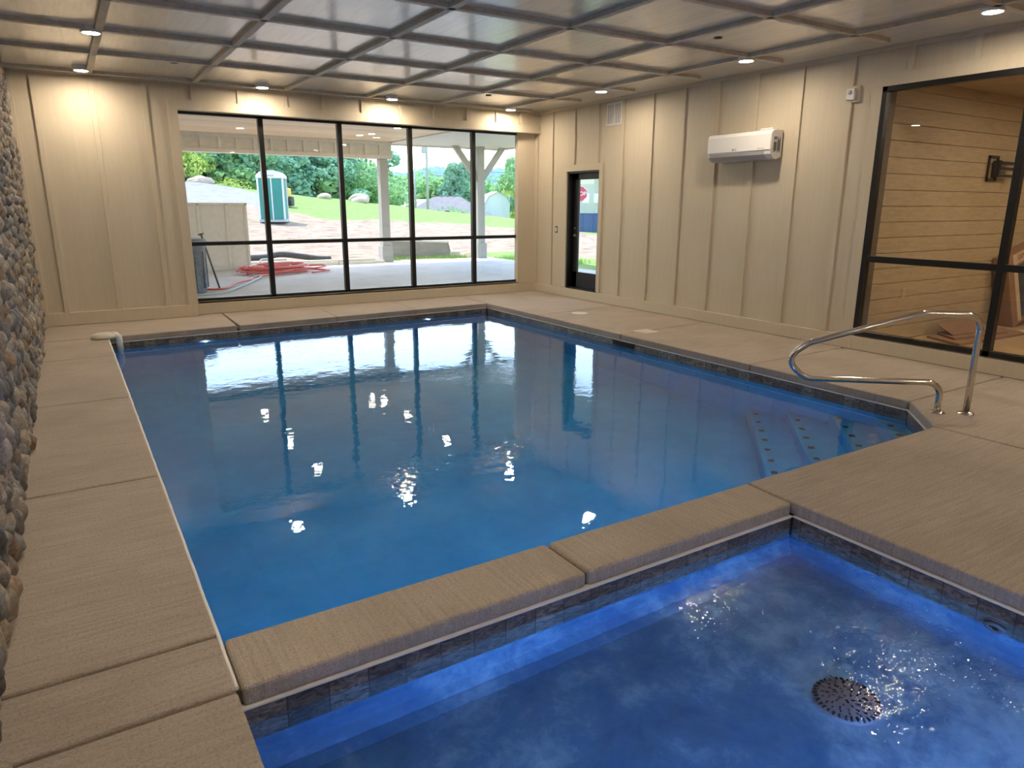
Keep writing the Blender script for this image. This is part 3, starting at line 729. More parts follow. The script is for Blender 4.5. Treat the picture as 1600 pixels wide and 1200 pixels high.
# ------------------------------------------------------------------ heat pump
ac = empty('air_conditioner', (XR-BT, 5.20, 2.15), 'white wall mounted heat pump unit on the batten wall', 'air conditioner')
def ac_profile(s=1.0, dx=0):      # (x outward from wall is -x, z)
    return [(0, 0.03), (-.09, .0), (-.15, .012), (-.195, .06), (-.205, .12), (-.205, .29), (-.19, .325), (-.16, .34), (0, .34)]
def extr(mb, prof, y0, y1):
    n = len(prof); vs = [(x, y0, z) for x, z in prof]+[(x, y1, z) for x, z in prof]
    mb.add(vs, [list(range(n)), list(range(n, 2*n))[::-1]]+[(i, (i+1) % n, n+(i+1) % n, n+i) for i in range(n)])
b = MB(); extr(b, ac_profile(), -.50, .50); body = b.build('body', 'ac_white', ac, bevel=.006, seg=3)
b = MB(); extr(b, [(-.204, .105), (-.212, .11), (-.212, .292), (-.197, .33), (-.19, .33)], -.492, .492); b.build('front_panel', 'ac_white', ac, bevel=.003)
b = MB(); extr(b, [(-.10, -.003), (-.153, .006), (-.201, .056), (-.21, .10), (-.20, .10), (-.15, .03)], -.40, .46); b.build('air_vane', 'ac_grey', ac, bevel=.002)
b = MB()
for k in range(10): b.box(-.15, -.03, -.46+k*.09, -.40+k*.09, .339, .346)
b.build('top_grille', 'ac_grey', ac)
b = MB()
for k, (z0, z1) in enumerate([(.08, .20), (.215, .26)]):
    for j in range(6): b.box(-.155+j*.009, -.149+j*.009, -.503, -.5, z0+(j % 3)*.01, z1)
for j in range(5): b.box(-.09+j*.012, -.082+j*.012, -.503, -.5, .08+(j % 2)*.02, .26-(j % 3)*.02)
b.build('rating_label', 'label_grey', ac)
Mt = Matrix.Rotation(-PI/2, 4, 'Z') @ Matrix.Rotation(PI/2, 4, 'X')
text_mesh('brand_lettering', 'LG', .032, 'label_grey', ac, Matrix.Translation((-.2135, .03, .135)) @ Mt)
b = MB(); b.lathe([(.012, 0), (.012, .002)], 16, Matrix.Translation((-.2125, .07, .135)) @ Matrix.Rotation(-PI/2, 4, 'Y')); b.build('brand_mark', 'label_grey', ac)
text_mesh('panel_lettering', 'DUAL Inverter', .016, 'label_grey', ac, Matrix.Translation((-.2135, -.36, .13)) @ Mt)
b = MB(); b.box(-.10, -.02, -.42, -.24, .34, .372); b.build('top_bracket', 'white_plastic', ac, bevel=.006)

# ------------------------------------------------------------------ wall vent, sensor, switch
vt = empty('air_vent', (XR, 7.89, 2.99), 'white slatted air vent high on the wall above the black door', 'vent')
b = MB(); a_, c_ = .19, .17; b.box(-.012, 0, -a_, -a_+.03, -c_, c_); b.box(-.012, 0, a_-.03, a_, -c_, c_); b.box(-.012, 0, -a_, a_, c_-.03, c_); b.box(-.012, 0, -a_, a_, -c_, -c_+.03); b.box(-.014, 0, -.01, .01, -c_, c_); b.build('vent_frame', 'vent_white', vt, bevel=.002)
b = MB(); b.box(-.004, -.002, -a_+.02, a_-.02, -c_+.02, c_-.02); b.build('backing', 'vent_dark', vt)
b = MB()
for k in range(16):
    yy = -a_+.035+k*.021; b.box(-.010, -.002, yy, yy+.006, -c_+.03, c_-.03)
b.build('slats', 'vent_white', vt)
sn = empty('wall_sensor', (XR, 3.845, 2.79), 'small white sensor box high on the wall left of the interior window', 'sensor')
b = MB(); b.box(-.030, 0, -.085, .055, -.085, .085); b.build('mounting_block', 'wall_paint', sn, bevel=.003)
b = MB(); b.box(-.062, -.030, -.045, .052, -.058, .058); b.build('housing', 'white_plastic', sn, bevel=.006)
b = MB(); b.lathe([(.022, 0), (.022, .006), (.018, .010), (.010, .014)], 20, Matrix.Translation((-.062, .004, .018)) @ Matrix.Rotation(-PI/2, 4, 'Y')); b.build('dial', 'ac_grey', sn)
b = MB(); b.lathe([(.004, 0), (.004, .002)], 10, Matrix.Translation((-.062, .042, -.048)) @ Matrix.Rotation(-PI/2, 4, 'Y')); b.build('indicator', 'label_grey', sn)
sw = empty('wall_switch', (XR, 9.40, 1.175), 'dark rocker switch on the wall left of the black door', 'switch')
b = MB(); b.box(-.008, 0, -.036, .036, -.06, .06); b.build('cover_plate', 'switch_grey', sw, bevel=.002)
b = MB(); b.box(-.014, -.006, -.016, .016, -.033, .033); b.build('rocker', 'vent_white', sw, bevel=.002)

# ------------------------------------------------------------------ hand rail
ra = empty('handrail', (7.12, 1.46, 0), 'polished steel looped handrail standing at the pool steps', 'handrail')
an = math.radians(140); dx_, dy_ = math.cos(an), math.sin(an)
def P2(s, z): return Vector((dx_*s, dy_*s, z))
def fillet(pts, rad):
    out = [pts[0]]
    for i in range(1, len(pts)-1):
        p, q, r_ = Vector(pts[i-1]), Vector(pts[i]), Vector(pts[i+1]); rr = rad[i-1]
        d1 = (p-q).normalized(); d2 = (r_-q).normalized(); an_ = d1.angle(d2); t = rr/math.tan(an_/2)
        a = q+d1*t; b_ = q+d2*t; bis = (d1+d2).normalized(); c = q+bis*(rr/math.sin(an_/2))
        v0 = a-c; v1 = b_-c; tot = v0.angle(v1); n = 10
        for k in range(n+1):
            w = k/n; out.append(c+(v0*math.sin((1-w)*tot)+v1*math.sin(w*tot))/math.sin(tot))
    out.append(pts[-1]); return out
path2 = [Vector((0, -.02)), Vector((0.0, .79)), Vector((.42, .795)), Vector((1.245, .54)), Vector((1.425, .40)), Vector((1.25, .245)), Vector((.215, .245)), Vector((.215, -.02))]
path2 = [Vector((v.x, 0, v.y)) for v in path2]
pf = fillet(path2, [.12, .18, .14, .10, .14, .11])
b = MB(); b.tube([P2(v.x, v.z) for v in pf], .0245, 16); b.build('tube', 'polished_steel', ra)
for s_ in (0, .215):
    b = MB(); q = P2(s_, 0); b.lathe([(.062, 0), (.060, .006), (.045, .014), (.028, .020)], 28, Matrix.Translation(q)); b.build('escutcheon', 'polished_steel', ra)

# ------------------------------------------------------------------ deck lids and the pool alarm
b = MB(); b.lathe([(.125, 0), (.125, .006), (.115, .008)], 32); tag(b.build('deck_lid', 'skimmer_lid_cream', None, loc=(7.72, 7.29, 0.0)), 'round cream lid set in the right deck near the door', 'lid')
e = empty('skimmer_lid', (7.50, 5.58, 0), 'square cream skimmer lid set in the right deck', 'lid', rz=0.0)
b = MB(); b.box(-.13, .13, -.13, .13, 0, .006); b.build('frame', 'skimmer_lid_cream', e, bevel=.004); b = MB(); b.lathe([(.105, .006), (.10, .009)], 28); b.build('cover', 'skimmer_lid_cream', e)
al = empty('pool_alarm', (1.50, 8.62, 0), 'cream pool alarm with a round cap and sensor leg on the pool corner', 'pool alarm')
b = MB(); b.lathe([(.13, .005), (.135, .03), (.12, .055), (.07, .072), (.06, .066)], 30, Matrix.Translation((-.03, .02, 0)) @ Matrix.Diagonal((1.15, .8, 1, 1))); b.build('cap', 'skimmer_lid_cream', al)
b = MB(); b.tube([(.05, 0, .045), (.09, -.01, .04), (.115, -.015, .01), (.118, -.015, -.05), (.118, -.015, -.17)], .038, 16); b.build('sensor_leg', 'white_plastic', al)
b = MB(); b.cyl((.118, -.015, -.17), (.118, -.015, -.40), .022, 12); b.build('probe', 'white_plastic', al)

# ================================================================== outside
def gz(x, y):
    zc = min(max(3.2-.103*(x-8.6), -.4), 3.6); t = (y-18.6)/36.4
    if x > 12.6 and y < 40: t = max(t, min(0.25, (x-12.6)/60))
    if t <= 0: return -0.06
    if t <= 1: return -0.06+(zc+.06)*t**1.5
    return max(zc-(y-55)*.05, zc-6)
ps = MB(); ps.box(-3, 12.62, YF+.36, 18.42, -.25, -.012); ps.box(XR+T+.02, 9.85, 3.75, YF+.36, -.25, -.012); ps.box(9.85, 10.2, 8.6, 11, -.25, -.02)
struct(ps, 'porch_floor', 'porch_concrete', 'grey concrete porch slab outside the window', 'porch floor')
def terrain():
    xs_ = np.concatenate([np.arange(-30, 40, .8), np.arange(40, 240, 8)]); ys_ = np.concatenate([np.arange(-10, 62, .8), np.arange(62, 400, 10)])
    V = []; C = []
    for y in ys_:
        for x in xs_:
            z = gz(x, y)
            if y > 18.6 or x > 13.2: z += .04*math.sin(x*1.3+y*.7)+.03*math.sin(x*.5-y*1.9)
            V.append((x, y, z-.02))
            yb = 36-(max(x-20, 0))*1.9 if x > 13 else 36+(13-x)*4.5
            g = min(1, max(0, .5+(y-yb)/5))
            gr = min(1, max(0, .5+(y-42)/8))*min(1, max(0, .5+(13.0-x)/3)) if y < 66 else 0
            if x > 12.9 and y < 20.5 and x < 15: g = .85
            if 9.8 < x < 15.5 and y < 16: g = .9
            if 15.5 < x < 24 and y < 20: g = .1
            C.append((g, gr, 0, 1))
    nx, ny = len(xs_), len(ys_); F = [(j*nx+i, j*nx+i+1, (j+1)*nx+i+1, (j+1)*nx+i) for j in range(ny-1) for i in range(nx-1)
         if not (xs_[i+1] < 12.4 and ys_[j+1] < 18.2 and not (xs_[i] > 9.0 and ys_[j+1] < 10.6 or xs_[i] > 15))]
    me = bpy.data.meshes.new('field'); me.from_pydata(V, [], F); me.update()
    at = me.color_attributes.new('cover', 'FLOAT_COLOR', 'POINT'); at.data.foreach_set('color', np.array(C).ravel())
    me.polygons.foreach_set('use_smooth', [True]*len(F)); me.materials.append(MATS['field_ground'])
    o = bpy.data.objects.new('field', me); COL.objects.link(o); tag(o, 'rising field of bare dirt, gravel and grass', 'ground', kind='structure')
terrain()
# mountains
def ridge(name, pts, depth, label):
    m = MB(); n = len(pts)
    rnd = random.Random(5)
    for k in range(n-1):
        pass
    P = []
    for k in range(n-1):
        (x0, y0, h0), (x1, y1, h1) = pts[k], pts[k+1]
        for j in range(14):
            w = j/14; P.append((x0+(x1-x0)*w, y0+(y1-y0)*w, h0+(h1-h0)*w+rnd.uniform(-.8, .8)))
    vs = []; fs = []
    for (x, y, h) in P:
        d = Vector((x, y)).normalized()
        vs += [(x-d.x*depth, y-d.y*depth, -12), (x-d.x*depth*.45, y-d.y*depth*.45, h*.62), (x, y, h), (x+d.x*depth, y+d.y*depth, -12)]
    for i in range(len(P)-1):
        for k in range(3): fs.append((i*4+k, i*4+k+1, (i+1)*4+k+1, (i+1)*4+k))
    m.add(vs, fs, True); o = m.build(name, 'mountain_haze_blue'); tag(o, label, 'mountain', kind='structure')
ridge('mountain_ridge', [(20, 640, 46), (120, 610, 50), (178, 572, 40), (207, 562, 31), (228, 555, 28), (245, 547, 27), (262, 538, 32), (285, 527, 29), (311, 513, 31), (345, 490, 29), (400, 440, 26), (470, 350, 24)], 130, 'forested mountain ridge on the horizon with haze painted in blue')
# porch roof
pc = MB(); pc.box(-3, 9.28, YF+.36, 18.45, 3.30, 3.38); struct(pc, 'porch_ceiling', 'porch_ceiling_boards', 'warm wood plank porch ceiling', 'ceiling')
pc = MB(); pc.box(9.34, 13.2, YF+.36, 18.75, 3.30, 3.38); struct(pc, 'porch_ceiling.001', 'grey_soffit_boards', 'grey board soffit over the right part of the porch', 'ceiling')
pc = MB(); pc.box(9.28, 9.34, YF+.36, 18.6, 3.27, 3.38); pc.box(13.2, 13.26, YF+.36, 18.8, 3.26, 3.45); pc.box(9.34, 13.26, 18.75, 18.81, 3.26, 3.45); pc.box(-3, 13.2, YF+.36, 18.75, 3.38, 3.5)
struct(pc, 'trim_5', 'exterior_siding')
ew = MB(); ew.box(-3, 2.5, YF+.352, YF+.40, -.2, 3.4); ew.box(XR+.05, XR+.32, 3.7, YF+.40, 3.0, 3.4)
struct(ew, 'wall_outside', 'exterior_siding')
bm_ = MB(); bm_.box(-3, 9.30, 18.14, 18.44, 2.84, 3.30); bm_.box(-3, 9.30, 18.09, 18.14, 2.84, 2.93); bm_.box(-3, 9.30, 18.09, 18.14, 3.21, 3.30)
x = -2.8
while x < 9.3: bm_.box(x-.04, x+.04, 18.10, 18.14, 2.9, 3.25); x += .42
struct(bm_, 'porch_beam', 'exterior_siding', 'panelled porch beam spanning the left opening', 'beam')
for (x, y), l, br in [((9.06, 18.26), 'square wooden porch post at the end of the panelled beam', False), ((12.22, 18.3), 'square wooden porch post with two angled braces near the slab corner', True)]:
    e = empty('porch_post', (x, y, -.012), l, 'post', 'porch posts')
    top = 2.85 if not br else 3.31
    b = MB(); b.box(-.12, .12, -.12, .12, 0, top); b.build('post', 'post_wood', e, bevel=.008)
    b = MB(); b.box(-.16, .16, -.16, .16, 0, .46); b.build('plinth', 'post_wood', e, bevel=.008)
    if br:
        for s_ in (-1, 1):
            b = MB(); b.prism([(s_*.10, 2.25), (s_*.10, 2.52), (s_*.72, 3.31), (s_*.93, 3.31)][::s_], -.06, .06, Matrix.Rotation(PI/2, 4, 'X')); b.build('brace', 'post_wood', e, bevel=.006)
for i, (x, y) in enumerate([(4.97, 16.69), (4.97, 14.33), (7.87, 16.74), (8.0, 16.25), (8.0, 14.63), (7.95, 12.4), (4.97, 12.2)]):
    e = empty('porch_light', (x, y, 3.30), ['porch ceiling light above the left panes, nearer the beam', 'porch ceiling light above the left panes, nearer the house', 'porch ceiling light above the middle panes, farthest one', 'porch ceiling light above the middle panes, second farthest', 'porch ceiling light above the middle panes, near the dividing mullion', 'porch ceiling light close to the house over the middle panes', 'porch ceiling light close to the house over the left panes'][i], 'ceiling light', 'recessed lights in the porch ceiling')
    b = MB(); b.lathe([(.10, 0), (.10, -.008), (.08, -.008)], 20, cap=False); b.build('trim_ring', 'white_plastic', e)
    b = MB(); b.lathe([(.08, -.003), (.08, -.007)], 20); b.build('lens', 'porch_lamp_lens', e)
# low panelled wall
lw = MB(); lw.box(-2, 5.15, 17.62, 17.74, -.01, 1.60)
for x in (5.12, 4.66, 4.02, 3.45, 2.8, 2.2): lw.box(x-.03, x+.03, 17.60, 17.62, 0, 1.60)
lw.box(-2, 5.17, 17.60, 17.76, 1.57, 1.63)
tag(lw.build('porch_half_wall', 'exterior_siding', bevel=.004, seg=1), 'low board and batten half wall at the porch edge', 'half wall', kind='structure')
cu = empty('landscape_timber', (0, 0, -.012), 'long pale curb boards lying along the porch edge', 'curb')
for a, c, z0, z1, y0 in [(3.0, 4.42, 0, .10, 17.86), (4.44, 6.12, 0, .10, 17.86), (6.14, 7.5, 0, .10, 17.86), (7.52, 8.85, 0, .08, 17.86), (3.0, 6.3, .10, .16, 17.92), (6.32, 8.6, .09, .14, 17.92)]:
    b = MB(); b.box(a, c, y0, y0+.16, z0, z1); b.build('board', 'curb_boards_sunlit_rim', cu, bevel=.006)
# trash bin
tb = empty('trash_bin', (3.11, 13.1, -.012), 'dark rubber trash bin on the porch at the left window edge', 'trash bin')
b = MB(); b.lathe([(.235, 0), (.25, .02), (.285, .80), (.30, .82), (.31, .90), (.295, .90), (.28, .82), (.22, .06)], 36, cap=False)
b.lathe([(.235, .0), (.235, .03)], 36); b.build('body', 'rubber_bin', tb)
b = MB(); b.lathe([(.325, .90), (.33, .94), (.30, .985), (.15, 1.0), (.001, 1.0)], 36, cap=False); b.build('lid', 'rubber_bin', tb)
b = MB()
for k in range(10):
    a = k*PI/5; b.box(.262, .292, -.03, .03, .1, .78, Matrix.Rotation(a, 4, 'Z'))
b.build('ribs', 'rubber_bin', tb)
for i, (p0, p1, l) in enumerate([((3.42, 13.55, 1.05), (3.62, 13.25, -.0), 'dark tool handle leaning beside the trash bin, the right one'), ((3.20, 13.6, 1.06), (3.34, 13.65, -.0), 'dark tool handle standing behind the trash bin')]):
    b = MB(); v = Vector(p0); w = Vector(p1); b.cyl(w, v, .018, 10); b.cyl(v-(v-w).normalized()*.02-Vector((.05, 0, 0)), v+Vector((.05, 0, 0)), .016, 8)
    tag(b.build('tool_handle', 'steel_tool'), l, 'tool', 'tools beside the bin')
# hoses
def smooth_path(P, n=8):
    out = []; P = [Vector(p) for p in P]; P = [P[0]]+P+[P[-1]]
    for i in range(1, len(P)-2):
        for k in range(n):
            t = k/n; a, b_, c, d_ = P[i-1], P[i], P[i+1], P[i+2]
            out.append(.5*((2*b_)+(c-a)*t+(2*a-5*b_+4*c-d_)*t*t+(3*b_-a-3*c+d_)*t**3))
    out.append(P[-2]); return out
rd = random.Random(3)
P = [(3.0, 13.5, .03), (3.35, 13.2, .03), (3.56, 13.1, .03), (3.75, 13.25, .03), (4.05, 14.0, .03), (4.45, 14.6, .03), (4.8, 15.2, .04)]
for k in range(11):
    a = rd.uniform(-.2, .2); cx, cy_ = 5.55+rd.uniform(-.25, .25), 16.4+rd.uniform(-.2, .2); rx, ry = rd.uniform(.55, 1.05), rd.uniform(.25, .7)
    for j in range(7): t = 2*PI*j/7+.3*k; P.append((cx+rx*math.cos(t), cy_+ry*math.sin(t)+.25*math.cos(t), .035+.012*k+rd.uniform(0, .01)))
P += [(6.5, 16.1, .04), (6.55, 15.9, .03), (6.1, 15.6, .03)]
b = MB(); b.tube(smooth_path(P), .020, 8); tag(b.build('garden_hose', 'hose_red'), 'tangled red hose heaped on the porch slab', 'hose')
P = [(2.9, 12.35, .02), (3.3, 12.4, .02), (3.62, 12.7, .02), (4.0, 13.4, .02), (4.43, 14.3, .02), (4.85, 15.3, .03), (4.8, 16.3, .03), (5.3, 17.2, .03), (5.4, 17.7, .05), (5.45, 17.86, .2), (5.7, 18.05, .21)]
b = MB(); b.tube(smooth_path(P), .018, 8); tag(b.build('garden_hose', 'hose_grey'), 'pale grey hose running beside the red hose to the curb', 'hose')
b = MB(); P = smooth_path([(5.3, 18.75, .20), (5.75, 18.8, .20), (6.2, 18.85, .26), (6.7, 18.8, .20), (7.2, 18.7, .12), (7.55, 18.7, .10)], 12)
b.tube(P, .085, 14); b.tube(smooth_path([(5.2, 18.62, .06), (5.8, 18.6, .08), (6.3, 18.62, .08)], 10), .06, 12)
tag(b.build('drain_pipe', 'pipe_black'), 'black corrugated drain pipe lying behind the curb boards', 'pipe')
# concrete footing box
e = empty('window_well', (0, 0, 0), 'grey concrete retaining trough beyond the porch, its sunlit rim and side painted pale', 'retaining wall')
b = MB(); b.prism([(9.72, -.06), (11.9, -.06), (11.75, .42), (9.80, .52)], -19.7, -19.58, Matrix.Rotation(PI/2, 4, 'X')); b.build('front_wall', 'footing_concrete', e)
b = MB(); b.prism([(9.76, .50), (11.76, .40), (11.76, .45), (9.76, .56)], -19.95, -19.55, Matrix.Rotation(PI/2, 4, 'X')); b.build('rim', 'curb_boards_sunlit_rim', e)  # paler than the front: sunlight on the top put into the colour
b = MB(); b.prism([(11.80, 19.55), (12.15, 19.5), (12.05, 20.2), (11.75, 20.2)], -.06, .12); b.add([(11.75, 19.56, .42), (11.9, 19.56, -.06), (12.25, 19.5, -.06), (11.85, 20.2, .42)], [(0, 1, 2, 3)]); b.build('side_wall', 'curb_boards_sunlit_rim', e)  # same concrete, painted pale as the sunlit side
# grass tufts along the slab
gb = MB()
for k in range(2600):
    r_ = rd.random()
    if r_ < .35: x, y = rd.uniform(9.3, 12.3), rd.uniform(18.9, 19.5)
    elif r_ < .5: x, y = rd.uniform(5.9, 8.2), rd.uniform(18.25, 18.6)
    else: x, y = rd.uniform(12.7, 14.5), rd.uniform(15.5, 18.6)
    z = gz(x, y); h = rd.uniform(.05, .14); a = rd.uniform(0, PI); lx, ly = rd.uniform(-.05, .05), rd.uniform(-.05, .05)
    gb.add([(x-.012*math.cos(a), y-.012*math.sin(a), z-.03), (x+.012*math.cos(a), y+.012*math.sin(a), z-.03), (x+lx, y+ly, z+h)], [(0, 1, 2)])
tag(gb.build('grass_tufts', 'grass_blade'), 'bright green grass growing along the porch slab edge', 'grass', kind='stuff')

# portable toilet
pt = empty('portable_toilet', (9.85, 34.0, gz(9.8, 34)-.02), 'teal portable toilet with a white roof standing on the dirt', 'portable toilet', rz=math.radians(-22))
b = MB(); b.box(-.55, .55, -.58, .58, .12, 2.0); b.build('cabin', 'teal_plastic', pt, bevel=.03)
b = MB(); b.box(-.60, .60, -.62, .62, 0, .12); b.build('base', 'ac_grey', pt, bevel=.01)
b = MB(); b.prism([(-.62, 1.98), (.62, 1.98), (.62, 2.10), (.45, 2.26), (.15, 2.33), (-.15, 2.33), (-.45, 2.26), (-.62, 2.10)], -.64, .64, Matrix.Rotation(PI/2, 4, 'X')); b.build('roof', 'roof_white', pt, bevel=.03)
for q in ((-.60, -.52, -.60, -.575), (.52, .60, -.60, -.575), (.02, .07, -.605, -.58), (.555, .60, .52, .60)):
    b = MB(); b.box(*q, .1, 2.0); b.build('corner_post', 'roof_white', pt)
b = MB()
for x0 in (-.42, -.28, -.14, .17, .30, .43): b.box(x0, x0+.05, -.592, -.575, .55, 1.45)
b.build('wall_ribs', 'teal_plastic', pt, bevel=.006)
b = MB(); b.box(-.2, .2, -.645, -.635, 2.06, 2.14); b.build('roof_vent', 'ac_grey', pt)
# skid steer partly hidden
sk2 = empty('skid_steer', (12.55, 42.5, gz(12.5, 42.5)-.02), 'yellow tracked skid steer mostly hidden behind the portable toilet', 'construction vehicle', rz=math.radians(-20))
b = MB(); b.box(-.9, .35, -.6, 1.4, .3, 1.1); b.prism([(-.7, 1.1), (.2, 1.1), (.1, 1.25), (-.6, 1.25)], -.9, .3, Matrix.Rotation(PI/2, 4, 'X')); b.build('body', 'machine_yellow', sk2, bevel=.05)
for s_ in (-1.0, .25):
    b = MB(); b.prism([(-.55, .05), (1.2, .05), (1.4, .3), (1.2, .6), (-.55, .6), (-.8, .35)], s_, s_+.25, Matrix.Rotation(PI/2, 4, 'Z') @ Matrix.Rotation(PI/2, 4, 'X')); b.build('track', 'rubber_black', sk2, bevel=.04)
# rocks and dirt pile
def rock(name, loc, sc, seed, mat, label, cat, rz=0):
    bm = bmesh.new(); bmesh.ops.create_icosphere(bm, subdivisions=4, radius=1); r_ = random.Random(seed); k = [Vector((r_.gauss(0, 1), r_.gauss(0, 1), r_.gauss(0, 1))) for _ in range(6)]
    for v in bm.verts:
        c = v.co.copy(); f = 1+sum(.10/(i*.6+1)*math.sin(c.dot(q)*(1.5+i)+i) for i, q in enumerate(k)); v.co = c*f; v.co.z = max(v.co.z, -.35)
    me = bpy.data.meshes.new(name); bm.to_mesh(me); bm.free(); me.materials.append(MATS[mat]); me.transform(Matrix.Diagonal((*sc, 1)))
    o = bpy.data.objects.new(name, me); COL.objects.link(o); o.location = loc; o.rotation_euler.z = rz; tag(o, label, cat)
rock('boulder', (10.4, 57.5, gz(10.4, 57.5)+.35), (.95, .6, .42), 3, 'pale_rock', 'large pale boulder at the top of the gravel slope', 'rock')
rock('dirt_pile', (21.3, 53.6, gz(21.3, 53.6)+.1), (.85, .7, .5), 8, 'pale_rock', 'heap of pinkish dirt behind the grass, the larger one', 'dirt pile')
rock('dirt_pile', (18.7, 54.0, gz(18.7, 54)+.05), (.55, .5, .3), 9, 'pale_rock', 'small heap of dirt left of the larger heap', 'dirt pile')

# ------------------------------------------------------------------ trees
def leaf_mesh(name, seed, n, shape, mat, size=.3):
    r_ = np.random.default_rng(seed); C = []
    if shape == 'round':
        cl = [(r_.normal(0, .32), r_.normal(0, .32), .25+.62*r_.random(), r_.uniform(.16, .32)) for _ in range(26)]
    elif shape == 'tall':
        cl = [(r_.normal(0, .24), r_.normal(0, .24), .08+.84*r_.random(), r_.uniform(.12, .22)) for _ in range(40)]
    elif shape == 'bush':
        cl = [(r_.normal(0, .35), r_.normal(0, .35), .1+.5*r_.random(), r_.uniform(.25, .4)) for _ in range(12)]
    else:
        cl = []
        for i in range(9):
            z = .25+.72*i/9
            for k in range(5): a = k*1.256+i*.7; rr = (.42*(1.1-z))*r_.uniform(.5, 1.1); cl.append((rr*math.cos(a), rr*math.sin(a), z+.03*rr, .07+.08*(1-z)))
    cl = np.array(cl); idx = r_.integers(len(cl), size=n); d = r_.normal(size=(n, 3)); d /= np.linalg.norm(d, axis=1)[:, None]
    p = cl[idx, :3]+d*cl[idx, 3:4]*np.array([1, 1, .75])*r_.uniform(.75, 1.0, (n, 1))
    p[:, 2] = np.clip(p[:, 2], .0, None)
    u = r_.normal(size=(n, 3)); u /= np.linalg.norm(u, axis=1)[:, None]; w = np.cross(u, d+.3*r_.normal(size=(n, 3))); w /= np.linalg.norm(w, axis=1)[:, None]+1e-6
    s_ = (size*.1*r_.uniform(.6, 1.3, (n, 1))); V = np.stack([p-u*s_-w*s_*.3, p+u*s_*.2-w*s_*.8, p+u*s_+w*s_*.3, p-u*s_*.2+w*s_*.8], 1).reshape(-1, 3)
    me = bpy.data.meshes.new(name); me.from_pydata(V.tolist(), [], [(4*i, 4*i+1, 4*i+2, 4*i+3) for i in range(n)]); me.update()
    tn = np.clip(r_.random(n)*.7+(idx % 5)*.1, 0, 1); T_ = np.repeat(np.stack([tn, tn, tn, np.ones(n)], 1), 4, 0)
    at = me.color_attributes.new('tone', 'FLOAT_COLOR', 'POINT'); at.data.foreach_set('color', T_.ravel()); me.materials.append(MATS[mat]); return me
LM = {}
def tree(x, y, h, w, shape, mat, seed, label, cat='tree', group=None, name=None, n=5200, size=.34):
    key = (shape, mat, seed % 3, n)
    if key not in LM: LM[key] = leaf_mesh('crown', seed % 3+11, n, shape, mat, size)
    z = gz(x, y)-.2; e = empty(name or {'pine': 'pine_tree', 'bush': 'shrub'}.get(shape, 'leafy_tree'), (x, y, z), label, cat, group, rz=(seed*1.7) % 6.28)
    o = bpy.data.objects.new('crown', LM[key]); COL.objects.link(o); o.parent = e; o.scale = (w, w, h)
    if shape != 'bush':
        b = MB(); b.tube([(0, 0, 0), (0.02*w, 0, h*.4), (0, .01*w, h*.8)], .03*h, 8, .008*h); b.build('trunk', 'bark', e)
tl_pos = [(10.2, 70.3, 9), (12.0, 74, 10), (12.7, 68, 8.5), (15.8, 75.5, 10.5), (16.6, 69.2, 9), (20.2, 76.6, 10.5), (20.5, 70.3, 8.6), (24.2, 77.6, 9), (24.9, 73.3, 7.3), (27.7, 78.6, 7.0), (6.5, 69, 9.5), (8.4, 64.5, 6.0), (14.3, 65, 6.0), (18.5, 64.8, 5.6), (22.5, 66.5, 5.2), (26.5, 70, 5.2)]
for i, (x, y, t) in enumerate(tl_pos):
    z0 = gz(x, y); h = t-z0+1.2
    tree(x, y, h, 8.5 if i < 11 else 6.5, 'round' if i % 2 else 'tall', 'leaf_teal' if i % 3 else 'leaf_green', i, 'green tree in the dense treeline above the gravel slope', group='dense treeline at the top of the slope')
tree(9.4, 60.8, 3.6, 3.2, 'round', 'leaf_yellow', 2, 'small yellow green tree left of the boulder in front of the treeline')
tree(12.2, 59.6, 1.6, 3.0, 'bush', 'leaf_yellow', 1, 'low yellow green shrub right of the boulder', 'shrub', n=1500)
for i, (x, y, t, w, l) in enumerate([(33.1, 88.3, 5.0, 8, 'rounded tree left of the porch post, before the mountains'), (43.6, 111, 7.2, 12, 'broad tree behind the left house, left of the post'), (47.3, 115, 6.4, 11, 'rounded tree behind the houses just left of the post'), (51.9, 118.6, 6.0, 11, 'tree right of the plain porch post'), (52.1, 113, 6.6, 11, 'tree left of the utility pole'), (53.0, 108, 6.2, 10, 'tree behind the large grey roof, right of the utility pole'), (59.3, 115, 6.0, 10, 'tree behind the right half of the large grey roof'), (60.9, 103, 5.6, 8, 'tree between the pines and the shed'), (54.5, 81.5, 5.2, 5.0, 'yellow green tree right behind the shed'), (30.5, 84, 4.4, 8, 'tree at the left of the town trees')]):
    z0 = gz(x, y); tree(x, y, t-z0+.4, w, 'round', 'leaf_yellow' if 'yellow' in l else 'leaf_green', i+1, l, group='trees behind the houses')
for i, (x, y, t, w, l) in enumerate([(54.4, 100.8, 8.6, 8, 'tall pine rising over the large grey roof'), (61.0, 108.7, 9.6, 9, 'tall pine just left of the braced porch post')]):
    tree(x, y, t-gz(x, y), w, 'pine', 'leaf_teal', i, l, group='tall pines'), 
for i, (x, y, t, w, l) in enumerate([(57.5, 86.9, 8.4, 6.5, 'tall tree behind the white shed, the left one'), (51.6, 73.5, 9.2, 5.0, 'tall tree right of the white shed, left one of the pair'), (54.5, 72, 11.5, 6.5, 'tall dense tree at the right edge of the long window')]):
    tree(x, y, t-gz(x, y)+.5, w, 'tall', 'leaf_teal' if i else 'leaf_green', i+4, l, group='tall trees at the right of the window', n=7000)
tree(36.4, 68.0, 1.9-gz(36.4, 68)+.2, 3.6, 'bush', 'leaf_green', 1, 'round shrub in front of the large grey roof', 'shrub', n=1500)
